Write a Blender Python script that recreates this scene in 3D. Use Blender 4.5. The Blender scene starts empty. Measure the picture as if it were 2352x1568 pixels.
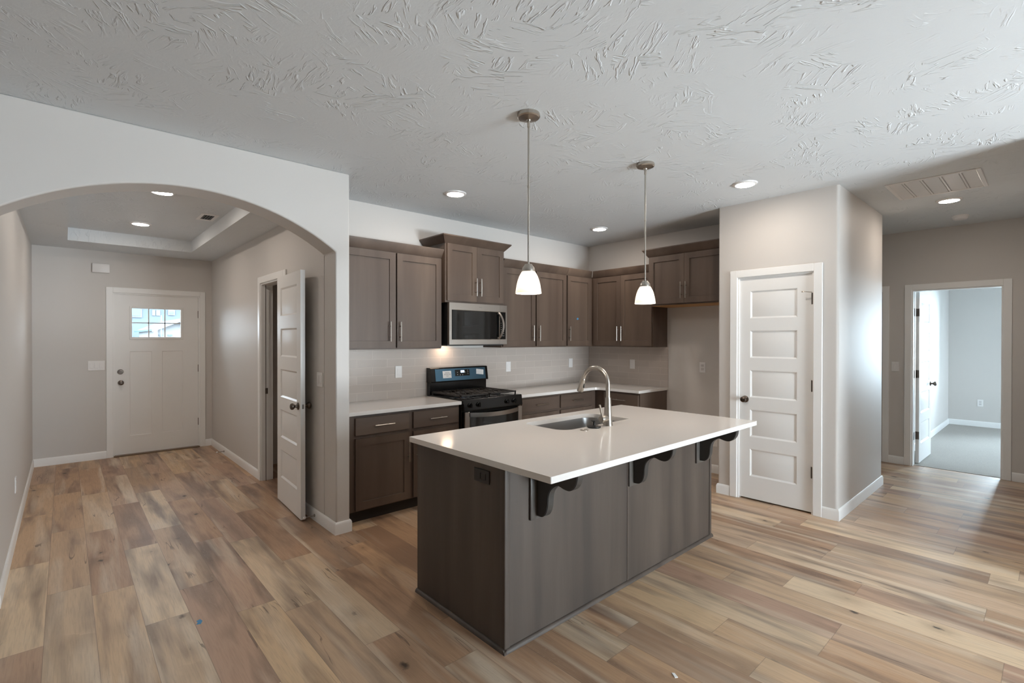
import bpy, bmesh, math, random
from mathutils import Vector, Matrix

S = bpy.context.scene
COL = S.collection
R = math.radians

# ------------------------------------------------------------------ camera
cam_d = bpy.data.cameras.new('camera')
cam = bpy.data.objects.new('camera', cam_d)
COL.objects.link(cam)
cam_d.sensor_width = 36.0
cam_d.lens = 36.0 * 1132.73 / 2352.0
cam_d.clip_start = 0.02
yaw, pitch = R(47.795), R(-0.309)
cam.location = (0, 0, 1.4824)
cam.rotation_euler = (R(90) + pitch, R(-0.057), yaw - R(90))
S.camera = cam

# ------------------------------------------------------------------ view
S.view_settings.view_transform = 'Standard'
S.view_settings.look = 'None'
S.view_settings.exposure = 0.32
S.view_settings.gamma = 1.0
S.view_settings.use_curve_mapping = False

# ------------------------------------------------------------------ world
w = bpy.data.worlds.new('sky')
S.world = w
w.use_nodes = True
bg = w.node_tree.nodes['Background']
bg.inputs[0].default_value = (0.80, 0.91, 1.0, 1)
bg.inputs[1].default_value = 11.0


def area(name, loc, rot, sx, sy, power, color, spread=180):
    l = bpy.data.lights.new(name, 'AREA')
    l.shape = 'RECTANGLE'
    l.size, l.size_y = sx, sy
    l.energy = power
    l.color = color
    l.spread = R(spread)
    o = bpy.data.objects.new(name, l)
    COL.objects.link(o)
    o.location = loc
    o.rotation_euler = rot
    return o


# daylight coming in through the windows behind the camera and in the bedroom, plus an added ceiling fill
area('daylight_back', (3.45, -4.25, 1.25), (R(90), 0, 0), 1.8, 2.1, 92, (0.86, 0.95, 1.0))
area('ceiling_fill', (3.3, -5.3, 0.0), (R(135), 0, 0), 3.6, 1.6, 1200, (0.88, 0.95, 1.0))  # added upward lamp standing in for ground bounce, brightens the ceiling
area('daylight_bedroom', (11.75, 0.09, 1.4), (R(90), 0, R(90)), 0.75, 1.5, 190, (0.70, 0.88, 1.0))
area('daylight_bedroom_side', (9.6, -3.35, 1.4), (R(90), 0, 0), 2.4, 1.6, 55, (0.66, 0.86, 1.0))


# ------------------------------------------------------------------ materials
def srgb(h):
    h = h.lstrip('#')
    out = []
    for i in (0, 2, 4):
        c = int(h[i:i + 2], 16) / 255
        out.append(c / 12.92 if c <= 0.04045 else ((c + 0.055) / 1.055) ** 2.4)
    return (*out, 1)


class N:
    """tiny node helper"""
    def __init__(self, name):
        self.m = bpy.data.materials.new(name)
        self.m.use_nodes = True
        self.t = self.m.node_tree
        self.b = self.t.nodes['Principled BSDF']

    def n(self, kind, **kw):
        nd = self.t.nodes.new('ShaderNode' + kind)
        for k, v in kw.items():
            setattr(nd, k, v)
        return nd

    def set(self, sock, v):
        if hasattr(v, 'is_output'):
            self.t.links.new(v, sock)
        else:
            sock.default_value = v

    def math(self, op, a, b=None, c=None, clamp=False):
        nd = self.n('Math', operation=op, use_clamp=clamp)
        self.set(nd.inputs[0], a)
        if b is not None:
            self.set(nd.inputs[1], b)
        if c is not None:
            self.set(nd.inputs[2], c)
        return nd.outputs[0]

    def xyz(self, x, y, z):
        nd = self.n('CombineXYZ')
        for s, v in zip(nd.inputs, (x, y, z)):
            self.set(s, v)
        return nd.outputs[0]

    def noise(self, vec, scale, detail=2, rough=0.5, dist=0.0):
        nd = self.n('TexNoise')
        self.set(nd.inputs['Vector'], vec)
        nd.inputs['Scale'].default_value = scale
        nd.inputs['Detail'].default_value = detail
        nd.inputs['Roughness'].default_value = rough
        nd.inputs['Distortion'].default_value = dist
        return nd.outputs['Fac']

    def ramp(self, fac, stops, interp='LINEAR'):
        nd = self.n('ValToRGB')
        cr = nd.color_ramp
        cr.interpolation = interp
        while len(cr.elements) < len(stops):
            cr.elements.new(0.5)
        for e, (p, c) in zip(cr.elements, stops):
            e.position = p
            e.color = c if len(c) == 4 else (*c, 1)
        self.set(nd.inputs[0], fac)
        return nd.outputs[0]

    def mix(self, fac, a, b, mode='MIX'):
        nd = self.n('Mix', data_type='RGBA', blend_type=mode)
        self.set(nd.inputs[0], fac)
        self.set(nd.inputs[6], a)
        self.set(nd.inputs[7], b)
        return nd.outputs[2]

    def bump(self, h, strength=0.3, dist=0.002):
        nd = self.n('Bump')
        nd.inputs['Strength'].default_value = strength
        nd.inputs['Distance'].default_value = dist
        self.set(nd.inputs['Height'], h)
        self.t.links.new(nd.outputs[0], self.b.inputs['Normal'])

    def coord(self, which='Object'):
        return self.n('TexCoord').outputs[which]

    def base(self, c, rough=0.5, metal=0.0, spec=0.5):
        self.set(self.b.inputs['Base Color'], c)
        self.set(self.b.inputs['Roughness'], rough)
        self.b.inputs['Metallic'].default_value = metal
        self.b.inputs['Specular IOR Level'].default_value = spec
        return self.m


def plain(name, hexc, rough=0.5, metal=0.0, spec=0.5, bump=None):
    k = N(name)
    k.base(srgb(hexc), rough, metal, spec)
    if bump:
        sc, st, di = bump
        k.bump(k.noise(k.coord(), sc, 3), st, di)
    return k.m


def paint(name, hexc, rough, bscale, bstr):
    k = N(name)
    co = k.coord()
    c = k.mix(k.noise(co, 1.3, 3), srgb(hexc), srgb(hexc))
    k.base(c, rough, 0, 0.4)
    k.bump(k.noise(co, bscale, 3, 0.6), bstr, 0.0015)
    return k.m


def ceiling_mat(name, hexc):
    k = N(name)
    co = k.coord()
    # brushed "stomp" texture: short raised ridges in tufts that point different ways
    vor = k.n('TexVoronoi')
    k.set(vor.inputs['Vector'], co)
    vor.inputs['Scale'].default_value = 5.5
    ang = k.math('MULTIPLY', k.n('SeparateColor').outputs[0], 6.28)
    sc = ang.node.inputs[0].links[0].from_node
    k.t.links.new(vor.outputs['Color'], sc.inputs[0])
    rot = k.n('VectorRotate', rotation_type='Z_AXIS')
    k.set(rot.inputs['Vector'], co)
    k.set(rot.inputs['Angle'], ang)
    mp = k.n('Mapping')
    k.t.links.new(rot.outputs[0], mp.inputs['Vector'])
    mp.inputs['Scale'].default_value = (7, 30, 7)
    nz = k.noise(mp.outputs[0], 1.0, 2, 0.5, 1.2)
    ridge = k.ramp(nz, [(0.54, (0, 0, 0)), (0.64, (1, 1, 1)), (0.76, (0.1, 0.1, 0.1))])
    mask = k.ramp(k.noise(co, 3.2, 3), [(0.42, (0, 0, 0)), (0.6, (1, 1, 1))])
    fine = k.noise(co, 60, 3, 0.6)
    h = k.math('ADD', k.math('MULTIPLY', ridge, mask), k.math('MULTIPLY', fine, 0.18))
    k.base(srgb(hexc), 0.75, 0, 0.3)
    k.bump(h, 0.75, 0.005)
    return k.m


def wood(name, dark, mid, light, vertical=True, rough=0.42):
    k = N(name)
    co = k.coord()
    rnd = k.n('ObjectInfo').outputs['Random']
    off = k.n('VectorMath', operation='ADD')
    k.set(off.inputs[0], co)
    k.set(off.inputs[1], k.xyz(k.math('MULTIPLY', rnd, 31), k.math('MULTIPLY', rnd, 17), k.math('MULTIPLY', rnd, 43)))
    m1 = k.n('Mapping')
    k.t.links.new(off.outputs[0], m1.inputs['Vector'])
    m1.inputs['Scale'].default_value = (1, 1, 0.07) if vertical else (0.07, 1, 1)
    m2 = k.n('Mapping')
    k.t.links.new(off.outputs[0], m2.inputs['Vector'])
    m2.inputs['Scale'].default_value = (1, 1, 0.03) if vertical else (0.03, 1, 1)
    a = k.noise(m1.outputs[0], 6, 3, 0.5, 0.4)
    f = k.noise(m2.outputs[0], 220, 3, 0.6)
    c = k.ramp(a, [(0.30, srgb(dark)), (0.5, srgb(mid)), (0.72, srgb(light))])
    c = k.mix(k.math('MULTIPLY', k.math('SUBTRACT', f, 0.40), 0.5, clamp=True), c, srgb(dark))
    k.base(c, k.math('ADD', rough, k.math('MULTIPLY', f, 0.1)), 0, 0.45)
    k.bump(f, 0.12, 0.0006)
    return k.m


def floor_mat():
    k = N('plank_floor')
    sep = k.n('SeparateXYZ')
    k.t.links.new(k.coord(), sep.inputs[0])
    X, Y = sep.outputs[0], sep.outputs[1]
    W, L = 0.192, 1.22
    fx = k.math('DIVIDE', k.math('ADD', X, 0.08 + 192 * W), W)
    row = k.math('FLOOR', fx)
    u = k.math('FRACT', fx)
    wn1 = k.n('TexWhiteNoise', noise_dimensions='1D')
    k.set(wn1.inputs['W'], row)
    fy = k.math('ADD', k.math('DIVIDE', Y, L), k.math('MULTIPLY', wn1.outputs[0], 7.0))
    colm = k.math('FLOOR', fy)
    v = k.math('FRACT', fy)
    wn2 = k.n('TexWhiteNoise', noise_dimensions='3D')
    k.set(wn2.inputs['Vector'], k.xyz(row, colm, 3.7))
    pid = wn2.outputs[0]
    sc = k.n('SeparateColor')
    k.t.links.new(wn2.outputs[1], sc.inputs[0])
    p1, p2, p3 = sc.outputs[0], sc.outputs[1], sc.outputs[2]
    o1 = k.math('MULTIPLY', pid, 91.0)
    # plank base tone
    tone = k.ramp(pid, [(0.0, srgb('#ad8a6d')), (0.22, srgb('#bf9a78')), (0.42, srgb('#d2b48f')),
                        (0.60, srgb('#b3917a')), (0.80, srgb('#dfc6a5')), (1.0, srgb('#9c7a60'))])
    # long clouds of darker brown / grey along the plank
    cv = k.xyz(k.math('ADD', k.math('MULTIPLY', X, 9.5), o1), k.math('MULTIPLY', Y, 1.1), o1)
    cl = k.noise(cv, 1.0, 3, 0.5, 0.35)
    dk = k.ramp(cl, [(0.46, (0, 0, 0)), (0.66, (1, 1, 1))])
    brown = k.mix(p1, srgb('#65483a'), srgb('#7d6b5d'))
    c = k.mix(k.math('MULTIPLY', dk, k.math('MULTIPLY_ADD', p3, 0.5, 0.45)), tone, brown)
    lv = k.xyz(k.math('ADD', k.math('MULTIPLY', X, 10), o1), k.math('MULTIPLY', Y, 0.9), k.math('ADD', o1, 40))
    lt = k.ramp(k.noise(lv, 1.0, 2, 0.5, 0.3), [(0.52, (0, 0, 0)), (0.70, (1, 1, 1))])
    c = k.mix(k.math('MULTIPLY', lt, k.math('MULTIPLY_ADD', p2, 0.6, 0.25)), c, srgb('#decdb6'))
    # fine grain
    gv = k.xyz(k.math('ADD', k.math('MULTIPLY', X, 150), o1), k.math('MULTIPLY', Y, 7.0), o1)
    g = k.noise(gv, 1.0, 3, 0.6, 0.4)
    c = k.mix(k.math('MULTIPLY', k.math('SUBTRACT', g, 0.45, clamp=True), 0.9, clamp=True), c, brown)
    # cathedral lines on the dark clouds
    wv = k.n('TexWave', wave_type='BANDS', bands_direction='X')
    k.set(wv.inputs['Vector'], k.xyz(k.math('ADD', k.math('MULTIPLY', X, 26), k.math('MULTIPLY', cl, 22)), k.math('MULTIPLY', Y, 0.6), o1))
    wv.inputs['Scale'].default_value = 1.0
    wv.inputs['Distortion'].default_value = 2.5
    wv.inputs['Detail'].default_value = 2
    lines = k.math('MULTIPLY', k.math('GREATER_THAN', wv.outputs['Fac'], 0.88), k.math('MULTIPLY', dk, 0.28))
    c = k.mix(lines, c, srgb('#b49a84'))
    # knots with a soft dark halo
    vo = k.n('TexVoronoi')
    wob = k.math('MULTIPLY', k.math('SUBTRACT', k.noise(k.coord(), 28, 3, 0.6), 0.5), 0.16)
    k.set(vo.inputs['Vector'], k.xyz(k.math('ADD', k.math('ADD', k.math('MULTIPLY', X, 5.2), o1), wob), k.math('ADD', k.math('MULTIPLY', Y, 3.4), wob), o1))
    vo.inputs['Scale'].default_value = 1.0
    vs = k.n('SeparateColor')
    k.t.links.new(vo.outputs['Color'], vs.inputs[0])
    gate = k.math('GREATER_THAN', vs.outputs[0], 0.38)
    size = k.math('MULTIPLY_ADD', vs.outputs[1], 0.10, 0.05)
    kd = k.math('DIVIDE', vo.outputs['Distance'], size)
    kn = k.math('MULTIPLY', k.ramp(kd, [(0.35, (1, 1, 1)), (1.0, (0, 0, 0))]), gate)
    halo = k.math('MULTIPLY', k.ramp(k.math('DIVIDE', kd, 4.5), [(0.1, (1, 1, 1)), (1.0, (0, 0, 0))], 'EASE'), k.math('MULTIPLY', gate, 0.34))
    c = k.mix(halo, c, srgb('#70543f'))
    c = k.mix(k.math('MULTIPLY', kn, 0.9), c, srgb('#2e2018'))
    # thin dark cracks along the grain
    ck = k.noise(k.xyz(k.math('ADD', k.math('MULTIPLY', X, 16), o1), k.math('MULTIPLY', Y, 1.1), k.math('ADD', o1, 7)), 1.0, 2, 0.5, 0.3)
    ca = k.math('LESS_THAN', k.math('ABSOLUTE', k.math('SUBTRACT', ck, 0.5)), 0.010)
    cm = k.ramp(k.noise(k.xyz(k.math('ADD', k.math('MULTIPLY', X, 5), o1), k.math('MULTIPLY', Y, 3.0), o1), 1.0, 1), [(0.60, (0, 0, 0)), (0.66, (1, 1, 1))])
    c = k.mix(k.math('MULTIPLY', k.math('MULTIPLY', ca, cm), 0.6), c, srgb('#4a372b'))
    # seams
    eu = k.math('MINIMUM', u, k.math('SUBTRACT', 1.0, u))
    ev = k.math('MINIMUM', v, k.math('SUBTRACT', 1.0, v))
    seam = k.math('MAXIMUM', k.math('LESS_THAN', eu, 0.008), k.math('LESS_THAN', ev, 0.0013))
    c = k.mix(k.math('MULTIPLY', seam, 0.45), c, srgb('#6a5648'))
    k.base(c, k.math('ADD', 0.42, k.math('MULTIPLY', g, 0.10)), 0, 0.65)
    k.bump(k.math('SUBTRACT', k.math('MULTIPLY', g, 0.25), seam), 0.2, 0.0006)
    return k.m


def tile_mat(name, axis):
    k = N(name)
    sep = k.n('SeparateXYZ')
    k.t.links.new(k.coord(), sep.inputs[0])
    H = sep.outputs[0 if axis == 'X' else 1]
    vec = k.xyz(H, k.math('SUBTRACT', sep.outputs[2], 0.905), 0.0)
    br = k.n('TexBrick')
    br.offset = 0.5
    k.set(br.inputs['Vector'], vec)
    br.inputs['Scale'].default_value = 1.0
    br.inputs['Brick Width'].default_value = 0.305
    br.inputs['Row Height'].default_value = 0.0765
    br.inputs['Mortar Size'].default_value = 0.0016
    br.inputs['Mortar Smooth'].default_value = 0.1
    br.inputs['Color1'].default_value = srgb('#c1b7af')
    br.inputs['Color2'].default_value = srgb('#bbb1a9')
    br.inputs['Mortar'].default_value = srgb('#cdc3ba')
    k.base(br.outputs['Color'], k.math('MULTIPLY_ADD', br.outputs['Fac'], 0.5, 0.12), 0, 0.5)
    wav = k.noise(vec, 14, 2, 0.5)
    k.bump(k.math('SUBTRACT', k.math('MULTIPLY', wav, 1.2), br.outputs['Fac']), 0.35, 0.002)
    return k.m


def steel(name, hexc, rough=0.3, horizontal=True):
    k = N(name)
    mp = k.n('Mapping')
    k.t.links.new(k.coord(), mp.inputs['Vector'])
    mp.inputs['Scale'].default_value = (1, 60, 60) if horizontal else (60, 60, 1)
    f = k.noise(mp.outputs[0], 8, 2)
    k.base(srgb(hexc), k.math('MULTIPLY_ADD', f, 0.12, rough), 1.0)
    k.b.inputs['Anisotropic'].default_value = 0.3
    return k.m


def emis(name, color, strength):
    k = N(name)
    k.base((0.8, 0.8, 0.8, 1), 0.5)
    k.b.inputs['Emission Color'].default_value = (*color, 1)
    k.b.inputs['Emission Strength'].default_value = strength
    return k.m


def thin_glass(name):
    k = N(name)
    k.t.nodes.remove(k.b)
    out = k.t.nodes['Material Output']
    tr = k.n('BsdfTransparent')
    tr.inputs[0].default_value = (0.97, 0.99, 1, 1)
    gl = k.n('BsdfGlossy')
    gl.inputs['Roughness'].default_value = 0.02
    fr = k.n('Fresnel')
    fr.inputs[0].default_value = 1.45
    mx = k.n('MixShader')
    k.t.links.new(fr.outputs[0], mx.inputs[0])
    k.t.links.new(tr.outputs[0], mx.inputs[1])
    k.t.links.new(gl.outputs[0], mx.inputs[2])
    k.t.links.new(mx.outputs[0], out.inputs[0])
    return k.m


def frosted(name):
    k = N(name)
    k.t.nodes.remove(k.b)
    out = k.t.nodes['Material Output']
    tl = k.n('BsdfTranslucent')
    tl.inputs[0].default_value = (0.93, 0.90, 0.86, 1)
    df = k.n('BsdfPrincipled')
    df.inputs['Base Color'].default_value = (0.86, 0.85, 0.83, 1)
    df.inputs['Roughness'].default_value = 0.25
    mx = k.n('MixShader')
    mx.inputs[0].default_value = 0.45
    k.t.links.new(tl.outputs[0], mx.inputs[1])
    k.t.links.new(df.outputs[0], mx.inputs[2])
    k.t.links.new(mx.outputs[0], out.inputs[0])
    return k.m


def carpet_mat():
    k = N('carpet')
    co = k.coord()
    c = k.mix(k.noise(co, 90, 3, 0.7), srgb('#8f8b86'), srgb('#c4c0ba'))
    c = k.mix(k.math('MULTIPLY', k.noise(co, 5, 3), 0.5), c, srgb('#a9a49e'))
    k.base(c, 0.95, 0, 0.1)
    k.bump(k.noise(co, 220, 3, 0.7), 0.8, 0.006)
    return k.m


M = dict(
    wall=paint('wall_paint', '#d0ccc8', 0.52, 190, 0.10),
    ceil=ceiling_mat('ceiling_texture', '#d9dde0'),
    trim=plain('white_trim_paint', '#f0f0ef', 0.32, 0, 0.5),
    door=plain('white_door_paint', '#eeeeed', 0.30, 0, 0.5),
    floor=floor_mat(),
    carpet=carpet_mat(),
    tileX=tile_mat('subway_tile_range_wall', 'X'),
    tileY=tile_mat('subway_tile_fridge_wall', 'Y'),
    wood=wood('stained_wood', '#4f4138', '#5b4c42', '#67574b'),
    woodh=wood('stained_wood_cross_grain', '#4f4138', '#5b4c42', '#67574b', False),
    iwood=wood('stained_wood_island', '#403833', '#4d433c', '#5a4f47'),
    rawwood=plain('raw_maple', '#b98d5c', 0.6),
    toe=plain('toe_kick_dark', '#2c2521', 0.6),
    quartz=plain('white_quartz', '#dedad6', 0.12, 0, 0.5),
    nickel=plain('brushed_nickel', '#b9b2a9', 0.30, 1.0),
    bronze=plain('satin_nickel_dark', '#6f665f', 0.30, 1.0),
    steel=steel('stainless_steel', '#b3aca5', 0.25),
    sinksteel=steel('sink_steel', '#a8a6a4', 0.28),
    film=plain('blue_film_steel', '#5b7f98', 0.25, 0.85),
    black=plain('black_enamel', '#0b0b0c', 0.18),
    blackmat=plain('black_matte', '#131314', 0.5),
    grate=plain('cast_iron', '#2a2522', 0.55, 0, 0.5, (300, 0.4, 0.001)),
    ovenglass=plain('oven_glass', '#0a0b0c', 0.05, 0, 0.6),
    rubber=plain('black_rubber', '#121212', 0.45),
    plate=plain('white_plastic', '#e9e7e6', 0.35),
    plate2=plain('pale_grey_plastic', '#cfcccb', 0.4),  # slightly greyer plastic for buttons, slats, muntins and receptacles
    dplate=plain('dark_brown_plastic', '#1d1715', 0.4),
    corbel=plain('corbel_lacquer', '#3b3937', 0.38),
    cplate=plain('corbel_lacquer_sheen', '#57534f', 0.28),  # lighter copy of the lacquer, its glossy reflection put into the colour
    paper=plain('paper_label', '#dcdad8', 0.7),
    ink=plain('grey_ink', '#6a6866', 0.7),
    tape=plain('blue_tape', '#3f86b4', 0.6),
    scrap=plain('white_scrap', '#f1f0ee', 0.6),
    darkslot=plain('dark_slot', '#191817', 0.7),
    threshold=plain('wood_threshold', '#7d6a58', 0.45),
    lamp=emis('lamp_lens', (1.0, 0.88, 0.765), 125),
    bulb=emis('bulb_glow', (1.0, 0.86, 0.70), 30),
    lcd=emis('display_glow', (0.35, 0.62, 1.0), 1.6),
    lcdink=emis('display_digits', (0.8, 0.9, 1.0), 1.2),
    glass=thin_glass('window_glass'),
    frost=frosted('frosted_glass'),
    siding=plain('pale_blue_siding', '#606b72', 0.8),
    whitesid=plain('white_siding', '#85898c', 0.8),
    shingle=plain('blue_grey_shingle', '#4f6675', 0.9),
    winglass=plain('house_window_dark', '#5c7584', 0.3),
    ground=plain('pale_concrete', '#6d6b68', 0.9),
    spring=plain('steel_spring', '#a09a94', 0.3, 1.0),
)


# ------------------------------------------------------------------ mesh helpers
def new():
    return bmesh.new()


def box(bm, x0, x1, y0, y1, z0, z1, bev=0.0, seg=1):
    vs = [bm.verts.new((x, y, z)) for z in (z0, z1) for y in (y0, y1) for x in (x0, x1)]
    fs = [bm.faces.new([vs[i] for i in q]) for q in
          ((0, 2, 3, 1), (4, 5, 7, 6), (0, 1, 5, 4), (2, 6, 7, 3), (0, 4, 6, 2), (1, 3, 7, 5))]
    if bev > 0:
        es = {e for f in fs for e in f.edges}
        bmesh.ops.bevel(bm, geom=list(es), offset=bev, segments=seg, affect='EDGES', profile=0.5)
    return bm


def lathe(bm, prof, n=24, mat=None, cap=True):
    mat = mat or Matrix()
    rings = []
    for r, z in prof:
        rings.append([bm.verts.new(mat @ Vector((r * math.cos(2 * math.pi * i / n), r * math.sin(2 * math.pi * i / n), z))) for i in range(n)])
    for a, b in zip(rings, rings[1:]):
        for i in range(n):
            j = (i + 1) % n
            bm.faces.new((a[i], a[j], b[j], b[i]))
    if cap:
        if prof[0][0] > 1e-5:
            bm.faces.new(list(reversed(rings[0])))
        if prof[-1][0] > 1e-5:
            bm.faces.new(rings[-1])
    bmesh.ops.remove_doubles(bm, verts=[v for r in rings for v in r], dist=1e-6)
    return bm


def AX(axis, loc=(0, 0, 0)):
    """matrix that turns local +z into the named axis, moved to loc"""
    q = {'z': Matrix(), '-z': Matrix.Rotation(math.pi, 4, 'X'), 'x': Matrix.Rotation(math.pi / 2, 4, 'Y'),
         '-x': Matrix.Rotation(-math.pi / 2, 4, 'Y'), 'y': Matrix.Rotation(-math.pi / 2, 4, 'X'),
         '-y': Matrix.Rotation(math.pi / 2, 4, 'X')}[axis]
    return Matrix.Translation(loc) @ q


def tube(bm, pts, rad, n=12):
    pts = [Vector(p) for p in pts]
    rads = rad if isinstance(rad, (list, tuple)) else [rad] * len(pts)
    rings = []
    t0 = (pts[1] - pts[0]).normalized()
    up = Vector((0, 0, 1)) if abs(t0.z) < 0.9 else Vector((1, 0, 0))
    u = t0.cross(up).normalized()
    for i, p in enumerate(pts):
        t = (pts[min(i + 1, len(pts) - 1)] - pts[max(i - 1, 0)]).normalized()
        u = (u - t * u.dot(t)).normalized()
        v = t.cross(u)
        rings.append([bm.verts.new(p + (u * math.cos(2 * math.pi * k / n) + v * math.sin(2 * math.pi * k / n)) * rads[i]) for k in range(n)])
    for a, b in zip(rings, rings[1:]):
        for k in range(n):
            j = (k + 1) % n
            bm.faces.new((a[k], a[j], b[j], b[k]))
    bm.faces.new(list(reversed(rings[0])))
    bm.faces.new(rings[-1])
    return bm


def prism(bm, poly, a, b, axis='z', bev=0.0):
    """poly of 2D points extruded from a to b along axis (x: poly=(y,z), y: poly=(x,z), z: poly=(x,y))"""
    def P(p, t):
        return {'x': (t, p[0], p[1]), 'y': (p[0], t, p[1]), 'z': (p[0], p[1], t)}[axis]
    lo = [bm.verts.new(P(p, a)) for p in poly]
    hi = [bm.verts.new(P(p, b)) for p in poly]
    n = len(poly)
    fs = [bm.faces.new(lo), bm.faces.new(list(reversed(hi)))]
    for i in range(n):
        j = (i + 1) % n
        fs.append(bm.faces.new((lo[i], hi[i], hi[j], lo[j])))
    bmesh.ops.recalc_face_normals(bm, faces=fs)
    if bev:
        es = {e for f in fs[:2] for e in f.edges}
        bmesh.ops.bevel(bm, geom=list(es), offset=bev, segments=2, affect='EDGES')
    return bm


def rounded(poly, radii, n=6):
    """round corners of a 2D polygon; radii list per vertex"""
    out = []
    m = len(poly)
    for i, p in enumerate(poly):
        r = radii[i] if isinstance(radii, (list, tuple)) else radii
        p = Vector(p)
        if r <= 0:
            out.append(tuple(p))
            continue
        a = (Vector(poly[i - 1]) - p).normalized()
        b = (Vector(poly[(i + 1) % m]) - p).normalized()
        half = a.angle(b) / 2
        d = r / math.tan(half)
        c = p + (a + b).normalized() * (r / math.sin(half))
        s, e = p + a * d - c, p + b * d - c
        a0 = math.atan2(s.y, s.x)
        da = (math.atan2(e.y, e.x) - a0 + math.pi) % (2 * math.pi) - math.pi
        for k in range(n + 1):
            t = a0 + da * k / n
            out.append((c.x + r * math.cos(t), c.y + r * math.sin(t)))
    return out


def slab(bm, w, h, t, panels=(), style='shaker', x0=0.0, z0=0.0, y0=0.0):
    """door or drawer front: front face at y0 (looking to -y), panels = (xa, xb, za, zb, style)"""
    pl = [(p[0], p[1], p[2], p[3], p[4] if len(p) > 4 else style) for p in panels]
    xs = sorted({x0, x0 + w, *[p[0] for p in pl], *[p[1] for p in pl]})
    zs = sorted({z0, z0 + h, *[p[2] for p in pl], *[p[3] for p in pl]})

    def quad(a, b, c, d):
        bm.faces.new([bm.verts.new(v) for v in (a, b, c, d)])

    def rect(xa, xb, za, zb, y, front=True):
        q = [(xa, y, za), (xb, y, za), (xb, y, zb), (xa, y, zb)]
        quad(*(q if front else q[::-1]))

    def ring(xa, xb, za, zb, ya, ins, yb, front=True):
        o = [(xa, ya, za), (xb, ya, za), (xb, ya, zb), (xa, ya, zb)]
        i = [(xa + ins, yb, za + ins), (xb - ins, yb, za + ins), (xb - ins, yb, zb - ins), (xa + ins, yb, zb - ins)]
        for k in range(4):
            m = (k + 1) % 4
            q = (o[k], o[m], i[m], i[k])
            quad(*(q if front else q[::-1]))
    for side in (0, 1):
        fr = side == 0
        ys = y0 if fr else y0 + t
        sg = 1 if fr else -1
        for xa, xb in zip(xs, xs[1:]):
            for za, zb in zip(zs, zs[1:]):
                cx, cz = (xa + xb) / 2, (za + zb) / 2
                if any(p[0] < cx < p[1] and p[2] < cz < p[3] for p in pl):
                    continue
                rect(xa, xb, za, zb, ys, fr)
        for xa, xb, za, zb, st in pl:
            if st == 'hole':
                if fr:
                    quad((xa, y0, za), (xa, y0 + t, za), (xb, y0 + t, za), (xb, y0, za))
                    quad((xa, y0, zb), (xb, y0, zb), (xb, y0 + t, zb), (xa, y0 + t, zb))
                    quad((xa, y0, za), (xa, y0, zb), (xa, y0 + t, zb), (xa, y0 + t, za))
                    quad((xb, y0, za), (xb, y0 + t, za), (xb, y0 + t, zb), (xb, y0, zb))
            elif st == 'shaker':
                d = 0.009 * sg
                ring(xa, xb, za, zb, ys, 0.0015, ys + d, fr)
                rect(xa + .0015, xb - .0015, za + .0015, zb - .0015, ys + d, fr)
            elif st == 'flat':
                d = 0.006 * sg
                ring(xa, xb, za, zb, ys, 0.006, ys + d, fr)
                rect(xa + .006, xb - .006, za + .006, zb - .006, ys + d, fr)
            else:  # moulded raised field
                d = 0.011 * sg
                ring(xa, xb, za, zb, ys, 0.014, ys + d, fr)
                ring(xa + .014, xb - .014, za + .014, zb - .014, ys + d, 0.030, ys + d * 0.25, fr)
                rect(xa + .044, xb - .044, za + .044, zb - .044, ys + d * 0.25, fr)
    x1, z1, y1 = x0 + w, z0 + h, y0 + t
    quad((x0, y0, z0), (x0, y1, z0), (x1, y1, z0), (x1, y0, z0))
    quad((x0, y0, z1), (x1, y0, z1), (x1, y1, z1), (x0, y1, z1))
    quad((x0, y0, z0), (x0, y0, z1), (x0, y1, z1), (x0, y1, z0))
    quad((x1, y0, z0), (x1, y1, z0), (x1, y1, z1), (x1, y0, z1))
    bmesh.ops.remove_doubles(bm, verts=bm.verts[:], dist=1e-5)
    bmesh.ops.recalc_face_normals(bm, faces=bm.faces[:])
    return bm


def link(name, bm, mat, parent=None, world=False, angle=35, bevel=None):
    me = bpy.data.meshes.new(name)
    bmesh.ops.recalc_face_normals(bm, faces=bm.faces[:])
    for f in bm.faces:
        f.smooth = True
    bm.to_mesh(me)
    bm.free()
    me.set_sharp_from_angle(angle=R(angle))
    me.materials.append(mat)
    o = bpy.data.objects.new(name, me)
    COL.objects.link(o)
    if parent is not None:
        if world:
            off = Vector((0, 0, 0))
            q = parent
            while q:
                off += q.location
                q = q.parent
            me.transform(Matrix.Translation(-off))
        o.parent = parent
    if bevel:
        md = o.modifiers.new('bevel', 'BEVEL')
        md.width = bevel
        md.segments = 3
        md.limit_method = 'ANGLE'
        md.angle_limit = R(40)
    return o


def tag(o, label, cat, group=None, kind=None):
    o['label'] = label
    o['category'] = cat
    if group:
        o['group'] = group
    if kind:
        o['kind'] = kind
    return o


def thing(name, label, cat, loc=(0, 0, 0), rotz=0.0, group=None, kind=None):
    o = bpy.data.objects.new(name, None)
    o.empty_display_size = 0.05
    COL.objects.link(o)
    o.location = loc
    o.rotation_euler = (0, 0, rotz)
    return tag(o, label, cat, group, kind)


def struct(name, bm, mat, label, cat, bevel=None):
    return tag(link(name, bm, mat, bevel=bevel), label, cat, kind='structure')


def dup(root, loc, rotz, label, group=None):
    r = root.copy()
    COL.objects.link(r)
    r.location = loc
    r.rotation_euler = (0, 0, rotz)
    r['label'] = label
    if group:
        r['group'] = group
    for ch in list(root.children):
        c = ch.copy()
        COL.objects.link(c)
        c.parent = r
        for g in list(ch.children):
            d = g.copy()
            COL.objects.link(d)
            d.parent = c
    return r


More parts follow.
